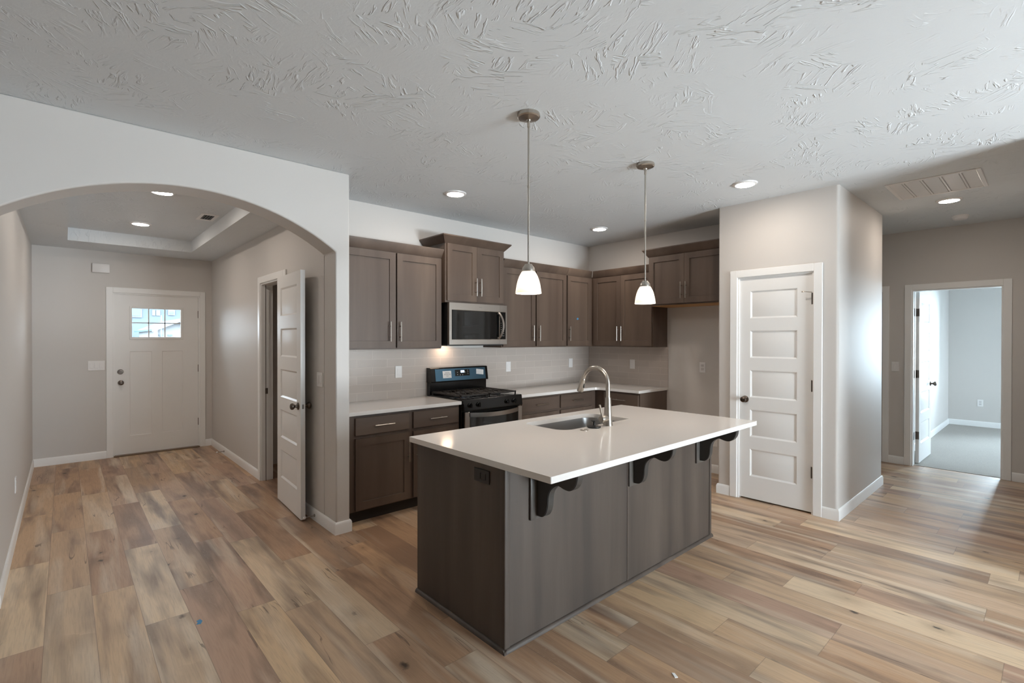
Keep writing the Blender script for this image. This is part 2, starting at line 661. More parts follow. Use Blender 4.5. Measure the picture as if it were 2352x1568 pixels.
# ------------------------------------------------------------------ plan (metres)
H = 2.743
XL, XE, XK = -0.278, 1.516, 1.623        # entry left wall, entry right wall, its kitchen side
YA, YA2, YD = 3.649, 3.88, 7.887         # arch front and back, front door wall
YW, XB = 4.309, 5.327                    # range wall, fridge wall
XP, YP1, YP2, XP2 = 4.67, 1.19, 2.185, 6.179
XH = 7.342
ZS, ZT = 2.556, 2.695                    # entry soffit, tray top

# ------------------------------------------------------------------ shell
bm = new()
box(bm, -3.5, XH + 0.06, -4.1, YD + 0.1, -0.12, 0.0)
struct('floor', bm, M['floor'], 'wood plank floor of tan and brown boards running towards the front door', 'floor')
bm = new()
box(bm, XH + 0.06, 11.6, -3.1, 1.4, -0.12, 0.004)
struct('floor_bedroom', bm, M['carpet'], 'grey carpet on the floor of the bedroom beyond the open door', 'carpet')

bm = new()
box(bm, -3.5, XH + 0.1, -4.1, YA + 0.02, H, H + 0.15)
box(bm, XK - 0.05, XH + 0.1, YA + 0.02, 4.5, H, H + 0.15)
struct('ceiling', bm, M['ceil'], 'textured pale grey ceiling over kitchen and living room', 'ceiling')

# entry tray ceiling
tx0, tx1, ty0, ty1 = 0.026, 1.172, 4.35, 7.25
bm = new()
box(bm, XL - 0.1, tx0, YA2 - 0.02, YD + 0.1, ZS, 2.9)
box(bm, tx1, XE + 0.1, YA2 - 0.02, YD + 0.1, ZS, 2.9)
box(bm, tx0, tx1, YA2 - 0.02, ty0, ZS, 2.9)
box(bm, tx0, tx1, ty1, YD + 0.1, ZS, 2.9)
box(bm, tx0 - .01, tx1 + .01, ty0 - .01, ty1 + .01, ZT, 2.9)
struct('ceiling_entry', bm, M['ceil'], 'grey tray ceiling over the entry hall behind the arch', 'ceiling')

# arch wall
cx, hs, rise, zsp = (XL + XE) / 2, (XE - XL) / 2, 0.292, 2.137
Rr = (hs * hs + rise * rise) / (2 * rise)
cz = zsp + rise - Rr
a0 = math.asin(hs / Rr)
arc = [(cx + Rr * math.sin(-a0 + 2 * a0 * i / 40), cz + Rr * math.cos(-a0 + 2 * a0 * i / 40)) for i in range(41)]
bm = new()
prism(bm, [(-3.5, 0), (XL, 0)] + arc + [(XE, 0), (XK, 0), (XK, H), (-3.5, H)], YA, YA2, 'y')
struct('wall_arch', bm, M['wall'], 'pale grey wall with a wide arched opening to the entry', 'wall', bevel=0.010)

bm = new()
box(bm, XL - 0.11, XL, YA2, YD + 0.1, 0, 2.7)
struct('wall_entry_left', bm, M['wall'], 'grey left wall of the entry hall', 'wall')

FD0, FD1, DT = 0.448, 1.366, 2.050
bm = new()
box(bm, XL - 0.11, FD0, YD, YD + 0.11, 0, 2.7)
box(bm, FD1, XK, YD, YD + 0.11, 0, 2.7)
box(bm, FD0, FD1, YD, YD + 0.11, DT, 2.7)
struct('wall_front', bm, M['wall'], 'grey end wall of the entry around the front door', 'wall')

CD0, CD1 = 4.825, 5.56
bm = new()
box(bm, XE, XK, YA2, CD0, 0, 2.7)
box(bm, XE, XK, CD1, YD, 0, 2.7)
box(bm, XE, XK, CD0, CD1, DT, 2.7)
struct('wall_entry_right', bm, M['wall'], 'grey right wall of the entry with the closet doorway', 'wall')

# closet interior
bm = new()
box(bm, XK, 2.5, 4.42, 4.5, 0, 2.6)
box(bm, XK, 2.5, 6.2, 6.3, 0, 2.6)
box(bm, 2.5, 2.6, 4.42, 6.3, 0, 2.6)
box(bm, XK, 2.6, 4.42, 6.3, 2.5, 2.6)
struct('wall_closet', bm, M['wall'], 'dim walls inside the closet behind the open closet door', 'wall')

bm = new()
box(bm, XK, XB + 0.11, YW, YW + 0.11, 0, H)
struct('wall_range', bm, M['wall'], 'pale wall behind the range and the upper cabinets', 'wall')
bm = new()
box(bm, XB, XB + 0.11, YP2 - 0.05, YW, 0, H)
struct('wall_fridge', bm, M['wall'], 'grey wall behind the empty fridge alcove', 'wall')

# pantry block with a doorway notch
PD0, PD1 = 1.372, 1.998
foot = rounded([(XP, YP1), (XP2, YP1), (XP2, YP2 + 2.2), (XB + 0.11, YP2 + 2.2), (XB + 0.11, YP2), (XP, YP2)], [0.022, 0.022, 0, 0, 0, 0.012])
bm = new()
prism(bm, foot, DT, H, 'z')
f1 = rounded([(XP, YP1), (XP2, YP1), (XP2, YP2 + 2.2), (XB + 0.11, YP2 + 2.2), (XB + 0.11, YP2), (XP, YP2), (XP, PD1), (XP + 0.3, PD1), (XP + 0.3, PD0), (XP, PD0)],
             [0.022, 0.022, 0, 0, 0, 0.012, 0, 0, 0, 0])
prism(bm, f1, 0, DT, 'z')
struct('wall_pantry', bm, M['wall'], 'pale walls of the pantry block with rounded corners', 'wall')

# hall
BD0, BD1 = 0.377, 1.129
HD0, HD1 = 1.415, 2.18
bm = new()
box(bm, XH, XH + 0.11, -0.2, BD0, 0, H)
box(bm, XH, XH + 0.11, BD1, HD0, 0, H)
box(bm, XH, XH + 0.11, HD1, 4.5, 0, H)
box(bm, XH, XH + 0.11, BD0, BD1, DT, H)
box(bm, XH, XH + 0.11, HD0, HD1, DT, H)
struct('wall_hall_back', bm, M['wall'], 'warm lit end wall of the hall around the bedroom door', 'wall')
bm = new()
prism(bm, rounded([(4.42, -0.11), (XH, -0.11), (XH, 0.0), (4.42, 0.0)], [0.02, 0, 0, 0.02]), 0, H, 'z')
struct('wall_hall_right', bm, M['wall'], 'right side wall of the hall', 'wall')
bm = new()
box(bm, 5.4, XH + 0.1, 4.385, 4.5, 0, H)
struct('wall_hall_end', bm, M['wall'], 'far end wall of the hall behind the pantry', 'wall')

# living room behind the camera, with its windows
bm = new()
box(bm, 4.42, 4.53, -4.1, -0.11, 0, H)
struct('wall_living_right', bm, M['wall'], 'right wall of the living room', 'wall')
bm = new()
wx0, wx1, wz0, wz1 = 2.3, 4.35, 0.08, 2.3
box(bm, -3.5, wx0, -4.11, -4.0, 0, H)
box(bm, wx1, 4.53, -4.11, -4.0, 0, H)
box(bm, wx0, wx1, -4.11, -4.0, wz1, H)
box(bm, wx0, wx1, -4.11, -4.0, 0, wz0)
struct('wall_living_back', bm, M['wall'], 'window wall of the living room', 'wall')
bm = new()
box(bm, -3.61, -3.5, -4.1, YA2, 0, H)
struct('wall_living_left', bm, M['wall'], 'left wall of the living room', 'wall')


def window(n, label, axis, a0, a1, z0, z1, p, bars):
    t = thing('window_%d' % n, label, 'window', ((a0 + a1) / 2, p, z0) if axis == 'x' else (p, (a0 + a1) / 2, z0), kind='structure')
    def bx(b, u0, u1, v0, v1, d):
        if axis == 'x':
            box(b, u0, u1, p - d, p + d, v0, v1)
        else:
            box(b, p - d, p + d, u0, u1, v0, v1)
    b = new()
    bx(b, a0, a0 + .05, z0, z1, .04)
    bx(b, a1 - .05, a1, z0, z1, .04)
    bx(b, a0, a1, z0, z0 + .05, .04)
    bx(b, a0, a1, z1 - .05, z1, .04)
    for k in range(1, bars):
        u = a0 + (a1 - a0) * k / bars
        bx(b, u - .035, u + .035, z0, z1, .035)
    link('window_frame', b, M['trim'], t, True)
    b = new()
    bx(b, a0 + .04, a1 - .04, z0 + .04, z1 - .04, .004)
    link('pane', b, M['glass'], t, True)


window(1, 'wide living room window behind the viewpoint', 'x', wx0, wx1, wz0, wz1, -4.05, 3)

# bedroom
bm = new()
box(bm, XH + 0.11, 11.6, 1.262, 1.37, 0, H)
struct('wall_bedroom_left', bm, M['wall'], 'bright left wall of the bedroom', 'wall')
bm = new()
by0, by1, bz0, bz1 = -0.28, 0.45, 0.65, 2.15
box(bm, 11.47, 11.58, -3.1, by0, 0, H)
box(bm, 11.47, 11.58, by1, 1.262, 0, H)
box(bm, 11.47, 11.58, by0, by1, 0, bz0)
box(bm, 11.47, 11.58, by0, by1, bz1, H)
struct('wall_bedroom_back', bm, M['wall'], 'far wall of the bedroom in cool daylight', 'wall')
bm = new()
box(bm, XH + 0.11, 8.4, -3.2, -3.1, 0, H)
box(bm, 10.8, 11.6, -3.2, -3.1, 0, H)
box(bm, 8.4, 10.8, -3.2, -3.1, 0, 0.6)
box(bm, 8.4, 10.8, -3.2, -3.1, 2.2, H)
box(bm, XH, XH + 0.11, -3.2, -0.2, 0, H)
struct('wall_bedroom_right', bm, M['wall'], 'right and near walls of the bedroom', 'wall')
bm = new()
box(bm, XH + 0.1, 11.6, -3.2, 1.4, H, H + 0.15)
struct('ceiling_bedroom', bm, M['ceil'], 'bedroom ceiling', 'ceiling')
window(2, 'bedroom window letting in the daylight', 'y', by0, by1, bz0, bz1, 11.525, 2)
window(3, 'wide window in the right wall of the bedroom', 'x', 8.4, 10.8, 0.6, 2.2, -3.15, 3)

bm = new()
box(bm, -60, 70, -60, 80, -0.5, -0.14)
struct('ground', bm, M['ground'], 'pale concrete ground outside the house', 'ground')


# ------------------------------------------------------------------ baseboards
def baseboard(name, pts, label, zb=0.0):
    """runs along world segments (x0,y0,x1,y1,nx,ny): n points into the room"""
    b = new()
    for x0, y0, x1, y1, nx, ny, *mit in pts:
        ma, mb = mit if mit else (0, 0)
        a, c = Vector((x0, y0)), Vector((x1, y1))
        t = (c - a).normalized()
        n = Vector((nx, ny))
        prof = [(0, 0), (.013, 0), (.013, .074), (.009, .086), (.004, .092), (0, .092)]
        r0 = [b.verts.new((*(a + n * d - t * d * ma), zb + z)) for d, z in prof]
        r1 = [b.verts.new((*(c + n * d + t * d * mb), zb + z)) for d, z in prof]
        for i in range(len(prof)):
            j = (i + 1) % len(prof)
            b.faces.new((r0[i], r0[j], r1[j], r1[i]))
        b.faces.new(r0)
        b.faces.new(r1[::-1])
    return struct(name, b, M['trim'], label, 'baseboard')


T = .013
baseboard('baseboard_entry_left', [(XL, YA2, XL, YD, 1, 0)], 'white baseboard along the left wall of the entry')
baseboard('baseboard_front', [(XL, YD, .388, YD, 0, -1), (1.426, YD, XE, YD, 0, -1)], 'white baseboard beside the front door')
baseboard('baseboard_entry_right', [(XE, 5.632, XE, YD, -1, 0)], 'white baseboard between closet doorway and front door')
baseboard('baseboard_arch', [(XE, YA, XE, 4.752, -1, 0, 1, 0), (XE, YA, XK, YA, 0, -1, 1, 1), (XK, YA, XK, 3.73, 1, 0, 1, 0)],
          'white baseboard wrapping the right foot of the arch')
baseboard('baseboard_pantry', [(XP, YP1, XP, 1.302, -1, 0, 1, 0), (XP, 2.070, XP, YP2, -1, 0, 0, 1),
                               (XP, YP1, XP2, YP1, 0, -1, 1, 1), (XP2, YP1, XP2, 3.0, 1, 0, 1, 0), (XP, YP2, XB, YP2, 0, 1, 1, 0)],
          'white baseboard around the pantry block')
baseboard('baseboard_alcove', [(XB, YP2, XB, 3.1, -1, 0)], 'white baseboard at the back of the fridge alcove')
baseboard('baseboard_hall', [(XH, 1.199, XH, 1.345, -1, 0), (XH, 0.0, XH, .303, -1, 0), (4.42, 0, XH, 0, 0, 1)],
          'white baseboard on the hall walls')
baseboard('baseboard_bedroom', [(XH + .11, 1.262, 11.47, 1.262, 0, -1), (11.47, -3.1, 11.47, 1.262, -1, 0)],
          'white baseboard in the bedroom', 0.004)


# ------------------------------------------------------------------ doors
def casing(parent, w, h, left=True, jamb=0.11, wd=0.066, th=0.016):
    """local door frame: opening x 0..w, wall face y=0 looking to -y"""
    b = new()
    box(b, -wd - .004, -.004, -th, 0, 0, h + wd + .004, .003)
    box(b, w + .004, w + wd + .004, -th, 0, 0, h + wd + .004, .003)
    box(b, -.004, w + .004, -th, 0, h + .004, h + wd + .004, .003)
    link('casing', b, M['trim'], parent)
    b = new()
    box(b, -.004, .010, -.002, jamb, 0, h + .004)
    box(b, w - .010, w + .004, -.002, jamb, 0, h + .004)
    box(b, .010, w - .010, -.002, jamb, h - .010, h + .004)
    return link('jamb', b, M['trim'], parent)


def knob_bm(p, d, out=0.0):
    b = new()
    lathe(b, [(.0, 0), (.031, 0), (.031, .005), (.026, .009), (.012, .011), (.011, .026), (.018, .032), (.026, .041),
              (.0275, .050), (.024, .059), (.014, .064), (0, .065)], 24, AX(d, p), False)
    return b


def hinge_bm(x, y, z):
    b = new()
    lathe(b, [(.0, -.05), (.004, -.05), (.007, -.046), (.007, .046), (.004, .05), (0, .05)], 10, Matrix.Translation((x, y, z)), False)
    return b


FIVE = [(z - .25, z) for z in (1.935, 1.572, 1.209, .846, .483)]


def five_panel(w, xin=.108):
    return [(xin, w - xin, a - .012, c - .012) for a, c in FIVE]


# front door (door_1): faces -Y
d1 = thing('door_1', 'white front door with a six pane window at the end of the entry', 'door', (FD0, YD, 0), 0, kind='structure')
casing(d1, FD1 - FD0, DT)
ox = 0.459 - FD0
lw, lh = .896, 2.022
b = slab(new(), lw, lh, .044, [(.163, .730, 1.471, 1.888, 'hole'), (.163, .392, .245, 1.318, 'flat'), (.500, .729, .245, 1.318, 'flat')], x0=ox, z0=.018, y0=.016)
# shift hole coordinates are door-local
link('door_leaf', b, M['door'], d1)
b = new()
for q in ((.160, .187, 1.468, 1.891), (.706, .733, 1.468, 1.891)):
    box(b, q[0], q[1], .006, .030, q[2], q[3], .003)
for q in ((1.468, 1.500), (1.865, 1.891)):
    box(b, .187, .706, .006, .030, q[0], q[1], .003)
wf = link('window_frame', b, M['door'], d1)
b = new()
for x in (.187 + (.519) / 3, .187 + 2 * .519 / 3):
    box(b, x - .006, x + .006, .026, .040, 1.50, 1.865)
box(b, .187, .706, .026, .040, 1.677, 1.689)
link('muntin', b, M['plate2'], wf)
b = new()
box(b, .187, .706, .042, .046, 1.500, 1.865)
link('glass', b, M['glass'], d1)
link('knob', knob_bm((.074, .016, .925), '-y'), M['bronze'], d1)
b = new()
lathe(b, [(0, 0), (.030, 0), (.031, .006), (.026, .014), (.010, .015), (0, .015)], 24, AX('-y', (.070, .016, 1.063)), False)
box(b, .052, .088, -.014, .001, 1.057, 1.069, .002)
link('deadbolt', b, M['bronze'], d1)
for z in (1.811, 1.078, .349):
    link('hinge', hinge_bm(.909, .008, z), M['bronze'], d1)
b = new()
box(b, .0, FD1 - FD0, -.03, .11, 0, .016, .004)
link('threshold', b, M['threshold'], d1)

# closet door (door_2): open, swung back along the entry's right wall
d2 = thing('door_2', 'white five panel closet door standing open against the entry wall', 'door', (XE, CD1, 0), R(-90), kind='structure')
casing(d2, CD1 - CD0, DT)
b = new()
box(b, .036, .048, .030, .034, .0, 2.04)
box(b, -.001, .012, .034, .060, .905, .965)
link('strike_plate', b, M['bronze'], d2)
lf = bpy.data.objects.new('door_leaf', None)
b = slab(new(), .715, 2.028, .035, five_panel(.715), 'raised')
lf = link('door_leaf', b, M['door'], d2)
# leaf pivots at world (1.452, 4.82): parent frame is rotated -90 about z
lf.location = (CD1 - 4.815, 1.450 - XE, .012)
lf.rotation_euler = (0, 0, R(-3.0))
link('knob', knob_bm((.650, 0, .918), '-y'), M['bronze'], lf)
link('knob', knob_bm((.650, .035, .918), 'y'), M['bronze'], lf)
b = new()
box(b, .7145, .7165, .010, .025, .90, .936)
link('latch', b, M['bronze'], lf)

# pantry door (door_3): faces -X
d3 = thing('door_3', 'white five panel pantry door closed beside the island', 'door', (XP, PD1, 0), R(-90), kind='structure')
casing(d3, PD1 - PD0, DT, jamb=.10)
pw = .606
b = slab(new(), pw, 2.028, .035, five_panel(pw, .106), 'raised', x0=.010, z0=.016, y0=.010)
link('door_leaf', b, M['door'], d3)
link('knob', knob_bm((.064, .010, .927), '-y'), M['bronze'], d3)
for z in (1.825, 1.087, .355):
    link('hinge', hinge_bm(.617, .002, z), M['bronze'], d3)
b = new()
tube(b, [(.617, -.006, 1.878), (.600, -.020, 1.880), (.570, -.030, 1.884), (.552, -.030, 1.886)], .0035, 8)
lathe(b, [(0, 0), (.006, 0), (.006, .010), (0, .010)], 10, AX('-x', (.556, -.030, 1.8855)), False)
link('hinge_pin_stop', b, M['nickel'], d3)
b = new()
box(b, -.0035, .004, .004, .024, .90, .955)
link('strike_plate', b, M['bronze'], d3)

# bedroom door (door_4): opening in the hall end wall, leaf swung into the bedroom
d4 = thing('door_4', 'white five panel bedroom door standing open into the bedroom', 'door', (XH, BD1, 0), R(-90), kind='structure')
casing(d4, BD1 - BD0, DT)
b = slab(new(), .735, 2.028, .035, five_panel(.735), 'raised')
lf = link('door_leaf', b, M['door'], d4)
# world: hinge (7.475,1.075) leaf running +X, face looking to -Y
lf.rotation_euler = (0, 0, R(90) - R(1.0))
lf.location = (BD1 - 1.085, 7.500 - XH, .014)
link('knob', knob_bm((.672, 0, .905), '-y'), M['bronze'], lf)
link('knob', knob_bm((.672, .035, .905), 'y'), M['bronze'], lf)
for z in (1.80, 1.07, .34):
    b = new()
    box(b, .010, .0125, .055, .095, z - .045, z + .045, .001)
    box(b, .012, .046, .152, .1545, z - .045, z + .045, .001)
    lathe(b, [(0, -.046), (.006, -.046), (.006, .046), (0, .046)], 10, Matrix.Translation((.016, .150, z)), False)
    link('hinge', b, M['bronze'], d4)

# second hall door (door_5), only its right casing shows past the pantry
d5 = thing('door_5', 'white hall door mostly hidden behind the pantry corner', 'door', (XH, HD1, 0), R(-90), kind='structure')
casing(d5, HD1 - HD0, DT)
b = slab(new(), .745, 2.028, .035, five_panel(.745), 'raised', x0=.010, z0=.012, y0=.012)
link('door_leaf', b, M['door'], d5)


# ------------------------------------------------------------------ cabinets
def pull(parent, x, z, vertical, L=.176):
    b = new()
    e = L / 2
    if vertical:
        tube(b, [(x, -.032, z - e), (x, -.032, z + e)], .0048, 10)
        for s in (-1, 1):
            tube(b, [(x, .001, z + s * .048), (x, -.032, z + s * .048)], .004, 8)
    else:
        tube(b, [(x - e, -.032, z), (x + e, -.032, z)], .0048, 10)
        for s in (-1, 1):
            tube(b, [(x + s * .048, .001, z), (x + s * .048, -.032, z)], .004, 8)
    return link('handle', b, M['nickel'], parent)


def crown(bm, x0, x1, d, zb, zt, pr, left, right):
    """sloped crown moulding, left/right = how far the top grows past the end (0 butt, +pr outside return, -pr inside mitre)"""
    fy = .016
    lip = .010
    lo = [(x0 - (.004 if left > 0 else 0), fy, zb), (x1 + (.004 if right > 0 else 0), fy, zb), (x1 + (.004 if right > 0 else 0), d, zb), (x0 - (.004 if left > 0 else 0), d, zb)]
    hi = [(x0 - left, fy - pr, zt - lip), (x1 + right, fy - pr, zt - lip), (x1 + max(right, 0), d, zt - lip), (x0 - max(left, 0), d, zt - lip)]
    top = [(p[0], p[1], zt) for p in hi]
    L = [[bm.verts.new(p) for p in q] for q in (lo, hi, top)]
    for a, b in zip(L, L[1:]):
        for i in range(4):
            j = (i + 1) % 4
            bm.faces.new((a[i], a[j], b[j], b[i]))
    bm.faces.new(L[0][::-1])
    bm.faces.new(L[2])


def cabinet(name, label, cat, loc, rotz, W, D, z0, z1, fronts, toe=False, crown_spec=None, raw_bottom=False, group=None):
    """fronts: (kind, xa, xb, za, zb, handle) ; handle: None | 'h' | ('v', x, z)"""
    t = thing(name, label, cat, loc, rotz, group)
    b = new()
    if toe:
        box(b, 0, W, .020, D, .105, z1, .001)
    else:
        box(b, 0, W, .020, D, z0, z1, .001)
    link('body', b, M['wood'], t)
    if toe:
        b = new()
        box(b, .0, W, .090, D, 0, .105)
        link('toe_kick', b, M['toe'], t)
    if raw_bottom:
        b = new()
        box(b, .015, W - .015, .04, D - .01, z0 - .004, z0 + .001)
        link('underside', b, M['rawwood'], t)
    for kind, xa, xb, za, zb, hd in fronts:
        w_, h_ = xb - xa, zb - za
        if kind == 'door':
            s = slab(new(), w_, h_, .019, [(xa + .058, xb - .058, za + .062, zb - .062)], 'shaker', x0=xa, z0=za)
            o = link('door', s, M['wood'], t)
        else:
            s = new()
            box(s, xa, xb, 0, .019, za, zb, .002)
            o = link('drawer', s, M['woodh'], t)
        if hd == 'h':
            pull(o, (xa + xb) / 2, (za + zb) / 2, False)
        elif hd:
            pull(o, hd[1], hd[2], True)
    if crown_spec:
        b = new()
        zb, zt, pr, l, r = crown_spec[:5]
        x0, x1 = crown_spec[5:] if len(crown_spec) > 5 else (0, W)
        crown(b, x0, x1, D, zb, zt, pr, l, r)
        link('crown_molding', b, M['wood'], t)
    return t


UB, UT = 1.388, 2.27                       # upper cabinets bottom and top
YU = YW - .330                             # front plane of upper doors
G = .003
# upper left of microwave
x0 = XK + .002
cabinet('upper_cabinet', 'tall two door wall cabinet left of the microwave', 'cabinet', (x0, YU, 0), 0, 2.700 - x0, .330 - G, UB, UT,
        [('door', 1.700 - x0, 2.200 - x0, UB + .012, 2.252, ('v', 2.138 - x0, 1.546)),
         ('door', 2.216 - x0, 2.690 - x0, UB + .012, 2.252, ('v', 2.240 - x0, 1.546))],
        crown_spec=(2.258, 2.340, .048, 0, 0))
# over the microwave
YM = YW - .392
cabinet('upper_cabinet', 'short two door wall cabinet mounted above the microwave', 'cabinet', (2.702, YM, 0), 0, .748, .392 - G, 1.834, 2.425,
        [('door', .016, .374, 1.852, 2.402, ('v', .374 - .022, 1.997)),
         ('door', .377, .732, 1.852, 2.402, ('v', .374 + .036, 1.997))],
        crown_spec=(2.404, 2.478, .058, .058, .058))
# upper right of microwave
cabinet('upper_cabinet', 'two door wall cabinet between microwave and corner, behind the left pendant', 'cabinet', (3.470, YU, 0), 0, 1.042, .330 - G, UB, UT,
        [('door', .012, .497, UB + .012, 2.252, ('v', .448, 1.546)),
         ('door', .520, 1.027, UB + .012, 2.252, ('v', .548, 1.546))],
        crown_spec=(2.258, 2.340, .048, 0, 0))
# corner single door
cabinet('upper_cabinet', 'narrow single door wall cabinet in the corner with blue tape on it', 'cabinet', (4.514, YU, 0), 0, XB - G - 4.514, .330 - G, UB, UT,
        [('door', .006, .452, UB + .012, 2.252, ('v', .024, 1.546))],
        crown_spec=(2.258, 2.340, .048, 0, -.048, 0, .4845))
# fridge wall uppers
XU = XB - .330
yL = YU - .002 + .018
cabinet('upper_cabinet', 'two door wall cabinet right of the corner, behind the right pendant', 'cabinet', (XU, yL, 0), R(-90), yL - 3.113, .330 - G, UB, UT,
        [('door', .030, yL - 3.554, UB + .012, 2.252, ('v', yL - 3.584, 1.547)),
         ('door', yL - 3.551, yL - 3.125, UB + .012, 2.252, ('v', yL - 3.524, 1.547))],
        crown_spec=(2.258, 2.340, .048, -.048, 0, .0, yL - 3.113))
# over the fridge alcove
XF = XB - .430
cabinet('upper_cabinet', 'deep two door cabinet above the empty fridge alcove', 'cabinet', (XF, 3.110, 0), R(-90), 3.110 - YP2 - G, .430 - G, 1.856, 2.425,
        [('door', .014, .441, 1.870, 2.400, ('v', 3.110 - 2.695, 2.007)),
         ('door', .444, .905, 1.870, 2.400, ('v', 3.110 - 2.639, 2.007))],
        crown_spec=(2.404, 2.490, .055, .055, 0), raw_bottom=True)

# base cabinets
YB = 3.710
BT = .873
x0 = XK + .002
cabinet('base_cabinet', 'base cabinet left of the range with two drawers over two doors', 'cabinet', (x0, YB, 0), 0, 2.716 - x0, YW - YB - G, .105, BT,
        [('drawer', 1.700 - x0, 2.180 - x0, .711, .852, 'h'), ('drawer', 2.222 - x0, 2.702 - x0, .711, .852, 'h'),
         ('door', 1.700 - x0, 2.190 - x0, .118, .687, ('v', 2.167 - x0, .528)), ('door', 2.222 - x0, 2.702 - x0, .118, .687, ('v', 2.255 - x0, .528))], toe=True)
x0 = 3.468
cabinet('base_cabinet', 'base cabinet right of the range with two drawers over two doors', 'cabinet', (x0, YB, 0), 0, 4.740 - x0, YW - YB - G, .105, BT,
        [('drawer', 3.505 - x0, 4.065 - x0, .711, .852, 'h'), ('drawer', 4.105 - x0, 4.650 - x0, .711, .852, 'h'),
         ('door', 3.505 - x0, 4.065 - x0, .118, .687, ('v', 4.035 - x0, .528)), ('door', 4.105 - x0, 4.650 - x0, .118, .687, ('v', 4.135 - x0, .528))], toe=True)
yL = YW - G
XC = 4.742
cabinet('base_cabinet', 'end base cabinet beside the fridge alcove with one drawer showing', 'cabinet', (XC, yL, 0), R(-90), yL - 3.116, XB - XC - G, .105, BT,
        [('drawer', yL - 3.606, yL - 3.132, .711, .852, 'h'),
         ('door', yL - 3.606, yL - 3.132, .118, .687, ('v', yL - 3.160, .528))], toe=True)

# countertops
CT0, CT1 = .875, .905
b = new()
prism(b, rounded([(XK + .002, 3.686), (2.718, 3.686), (2.718, YW - .002), (XK + .002, YW - .002)], [0, .004, 0, 0], 3), CT0, CT1, 'z', .002)
tag(link('countertop', b, M['quartz']), 'white quartz countertop left of the range', 'countertop')
b = new()
prism(b, rounded([(3.466, 3.686), (4.714, 3.686), (4.714, 3.101), (XB - .002, 3.101), (XB - .002, YW - .002), (3.466, YW - .002)], [.004, .06, .006, 0, 0, 0], 6), CT0, CT1, 'z', .002)
tag(link('countertop', b, M['quartz']), 'white quartz L shaped countertop running from the range around the corner', 'countertop')

# backsplash tiles (thin slabs on the walls)
b = new()
box(b, XK + .002, XB - .009, YW - .008, YW - .0005, CT1 + .0005, 1.385)
o = struct('trim_1', b, M['tileX'], 'glossy greige subway tile backsplash on the range wall', 'backsplash')
b = new()
box(b, XB - .008, XB - .0005, 3.100, YW - .0085, CT1 + .0005, 1.385)
o = struct('trim_2', b, M['tileY'], 'glossy greige subway tile backsplash on the wall right of the corner', 'backsplash')


# ------------------------------------------------------------------ range
rg = thing('gas_range', 'black and stainless gas range with blue film on its backguard', 'stove', (3.092, 3.98, 0))
RX0, RX1 = 2.724, 3.460
b = new()
box(b, RX0, RX1, 3.700, 4.285, .03, .895, .003)
link('body', b, M['black'], rg, True)
for x in (RX0 + .05, RX1 - .05):
    for y in (3.75, 4.2):
        link('foot', lathe(new(), [(.018, 0), (.018, .031)], 12, Matrix.Translation((x, y, 0))), M['blackmat'], rg, True)
b = new()
box(b, RX0 - .001, RX1 + .001, 3.690, 4.235, .893, .917, .006, 2)
link('cooktop', b, M['black'], rg, True)
# control panel with slightly sloped face
b = new()
prism(b, rounded([(3.655, .812), (3.700, .812), (3.700, .917), (3.668, .917)], [.006, 0, 0, .010], 4), RX0, RX1, 'x')
link('control_panel', b, M['black'], rg, True)
for kx in (2.797, 2.897, 3.255, 3.350):
    b = new()
    lathe(b, [(0, 0), (.025, 0), (.025, .006), (.019, .010), (.017, .028), (.0, .029)], 20, AX('-y', (kx, 3.662, .862)), False)
    box(b, kx - .0045, kx + .0045, 3.628, 3.640, .843, .881, .002)
    link('knob', b, M['black'], rg, True)
# oven door
b = new()
box(b, RX0 + .006, RX1 - .006, 3.664, 3.700, .20, .800, .004)
od = link('oven_door', b, M['black'], rg, True)
b = new()
for xa, xb in ((RX0 + .008, RX0 + .062), (RX1 - .062, RX1 - .008)):
    box(b, xa, xb, 3.652, 3.668, .20, .802, .003)
box(b, RX0 + .062, RX1 - .062, 3.656, 3.668, .20, .29, .002)
link('steel_frame', b, M['steel'], od, True)
b = new()
box(b, RX0 + .063, RX1 - .063, 3.659, 3.666, .29, .790)
link('window', b, M['ovenglass'], od, True)
b = new()
pts = []
for i in range(21):
    u = -1 + i / 10
    pts.append((RX0 + .062 + (RX1 - RX0 - .124) * (u + 1) / 2, 3.652 - .045 * (1 - u * u), .775 - .010 * (1 - u * u)))
for i in range(20):
    a, c = pts[i], pts[i + 1]
    ra = [b.verts.new((a[0], a[1] + dy, a[2] + dz)) for dy, dz in ((-.008, -.020), (.008, -.020), (.008, .020), (-.008, .020))]
    rc = [b.verts.new((c[0], c[1] + dy, c[2] + dz)) for dy, dz in ((-.008, -.020), (.008, -.020), (.008, .020), (-.008, .020))]
    for q in range(4):
        b.faces.new((ra[q], ra[(q + 1) % 4], rc[(q + 1) % 4], rc[q]))
bmesh.ops.remove_doubles(b, verts=b.verts[:], dist=1e-5)
link('handle', b, M['steel'], od, True)
b = new()
box(b, RX0 + .006, RX1 - .006, 3.664, 3.700, .055, .192, .004)
link('storage_drawer', b, M['black'], rg, True)
# backguard
b = new()
box(b, RX0, RX1, 4.238, 4.290, .90, 1.045, .004)
prism(b, rounded([(4.205, 1.038), (4.296, 1.038), (4.296, 1.186), (4.228, 1.186)], [.008, .004, .004, .012], 4), RX0, RX1, 'x')
bgd = link('backguard', b, M['black'], rg, True)


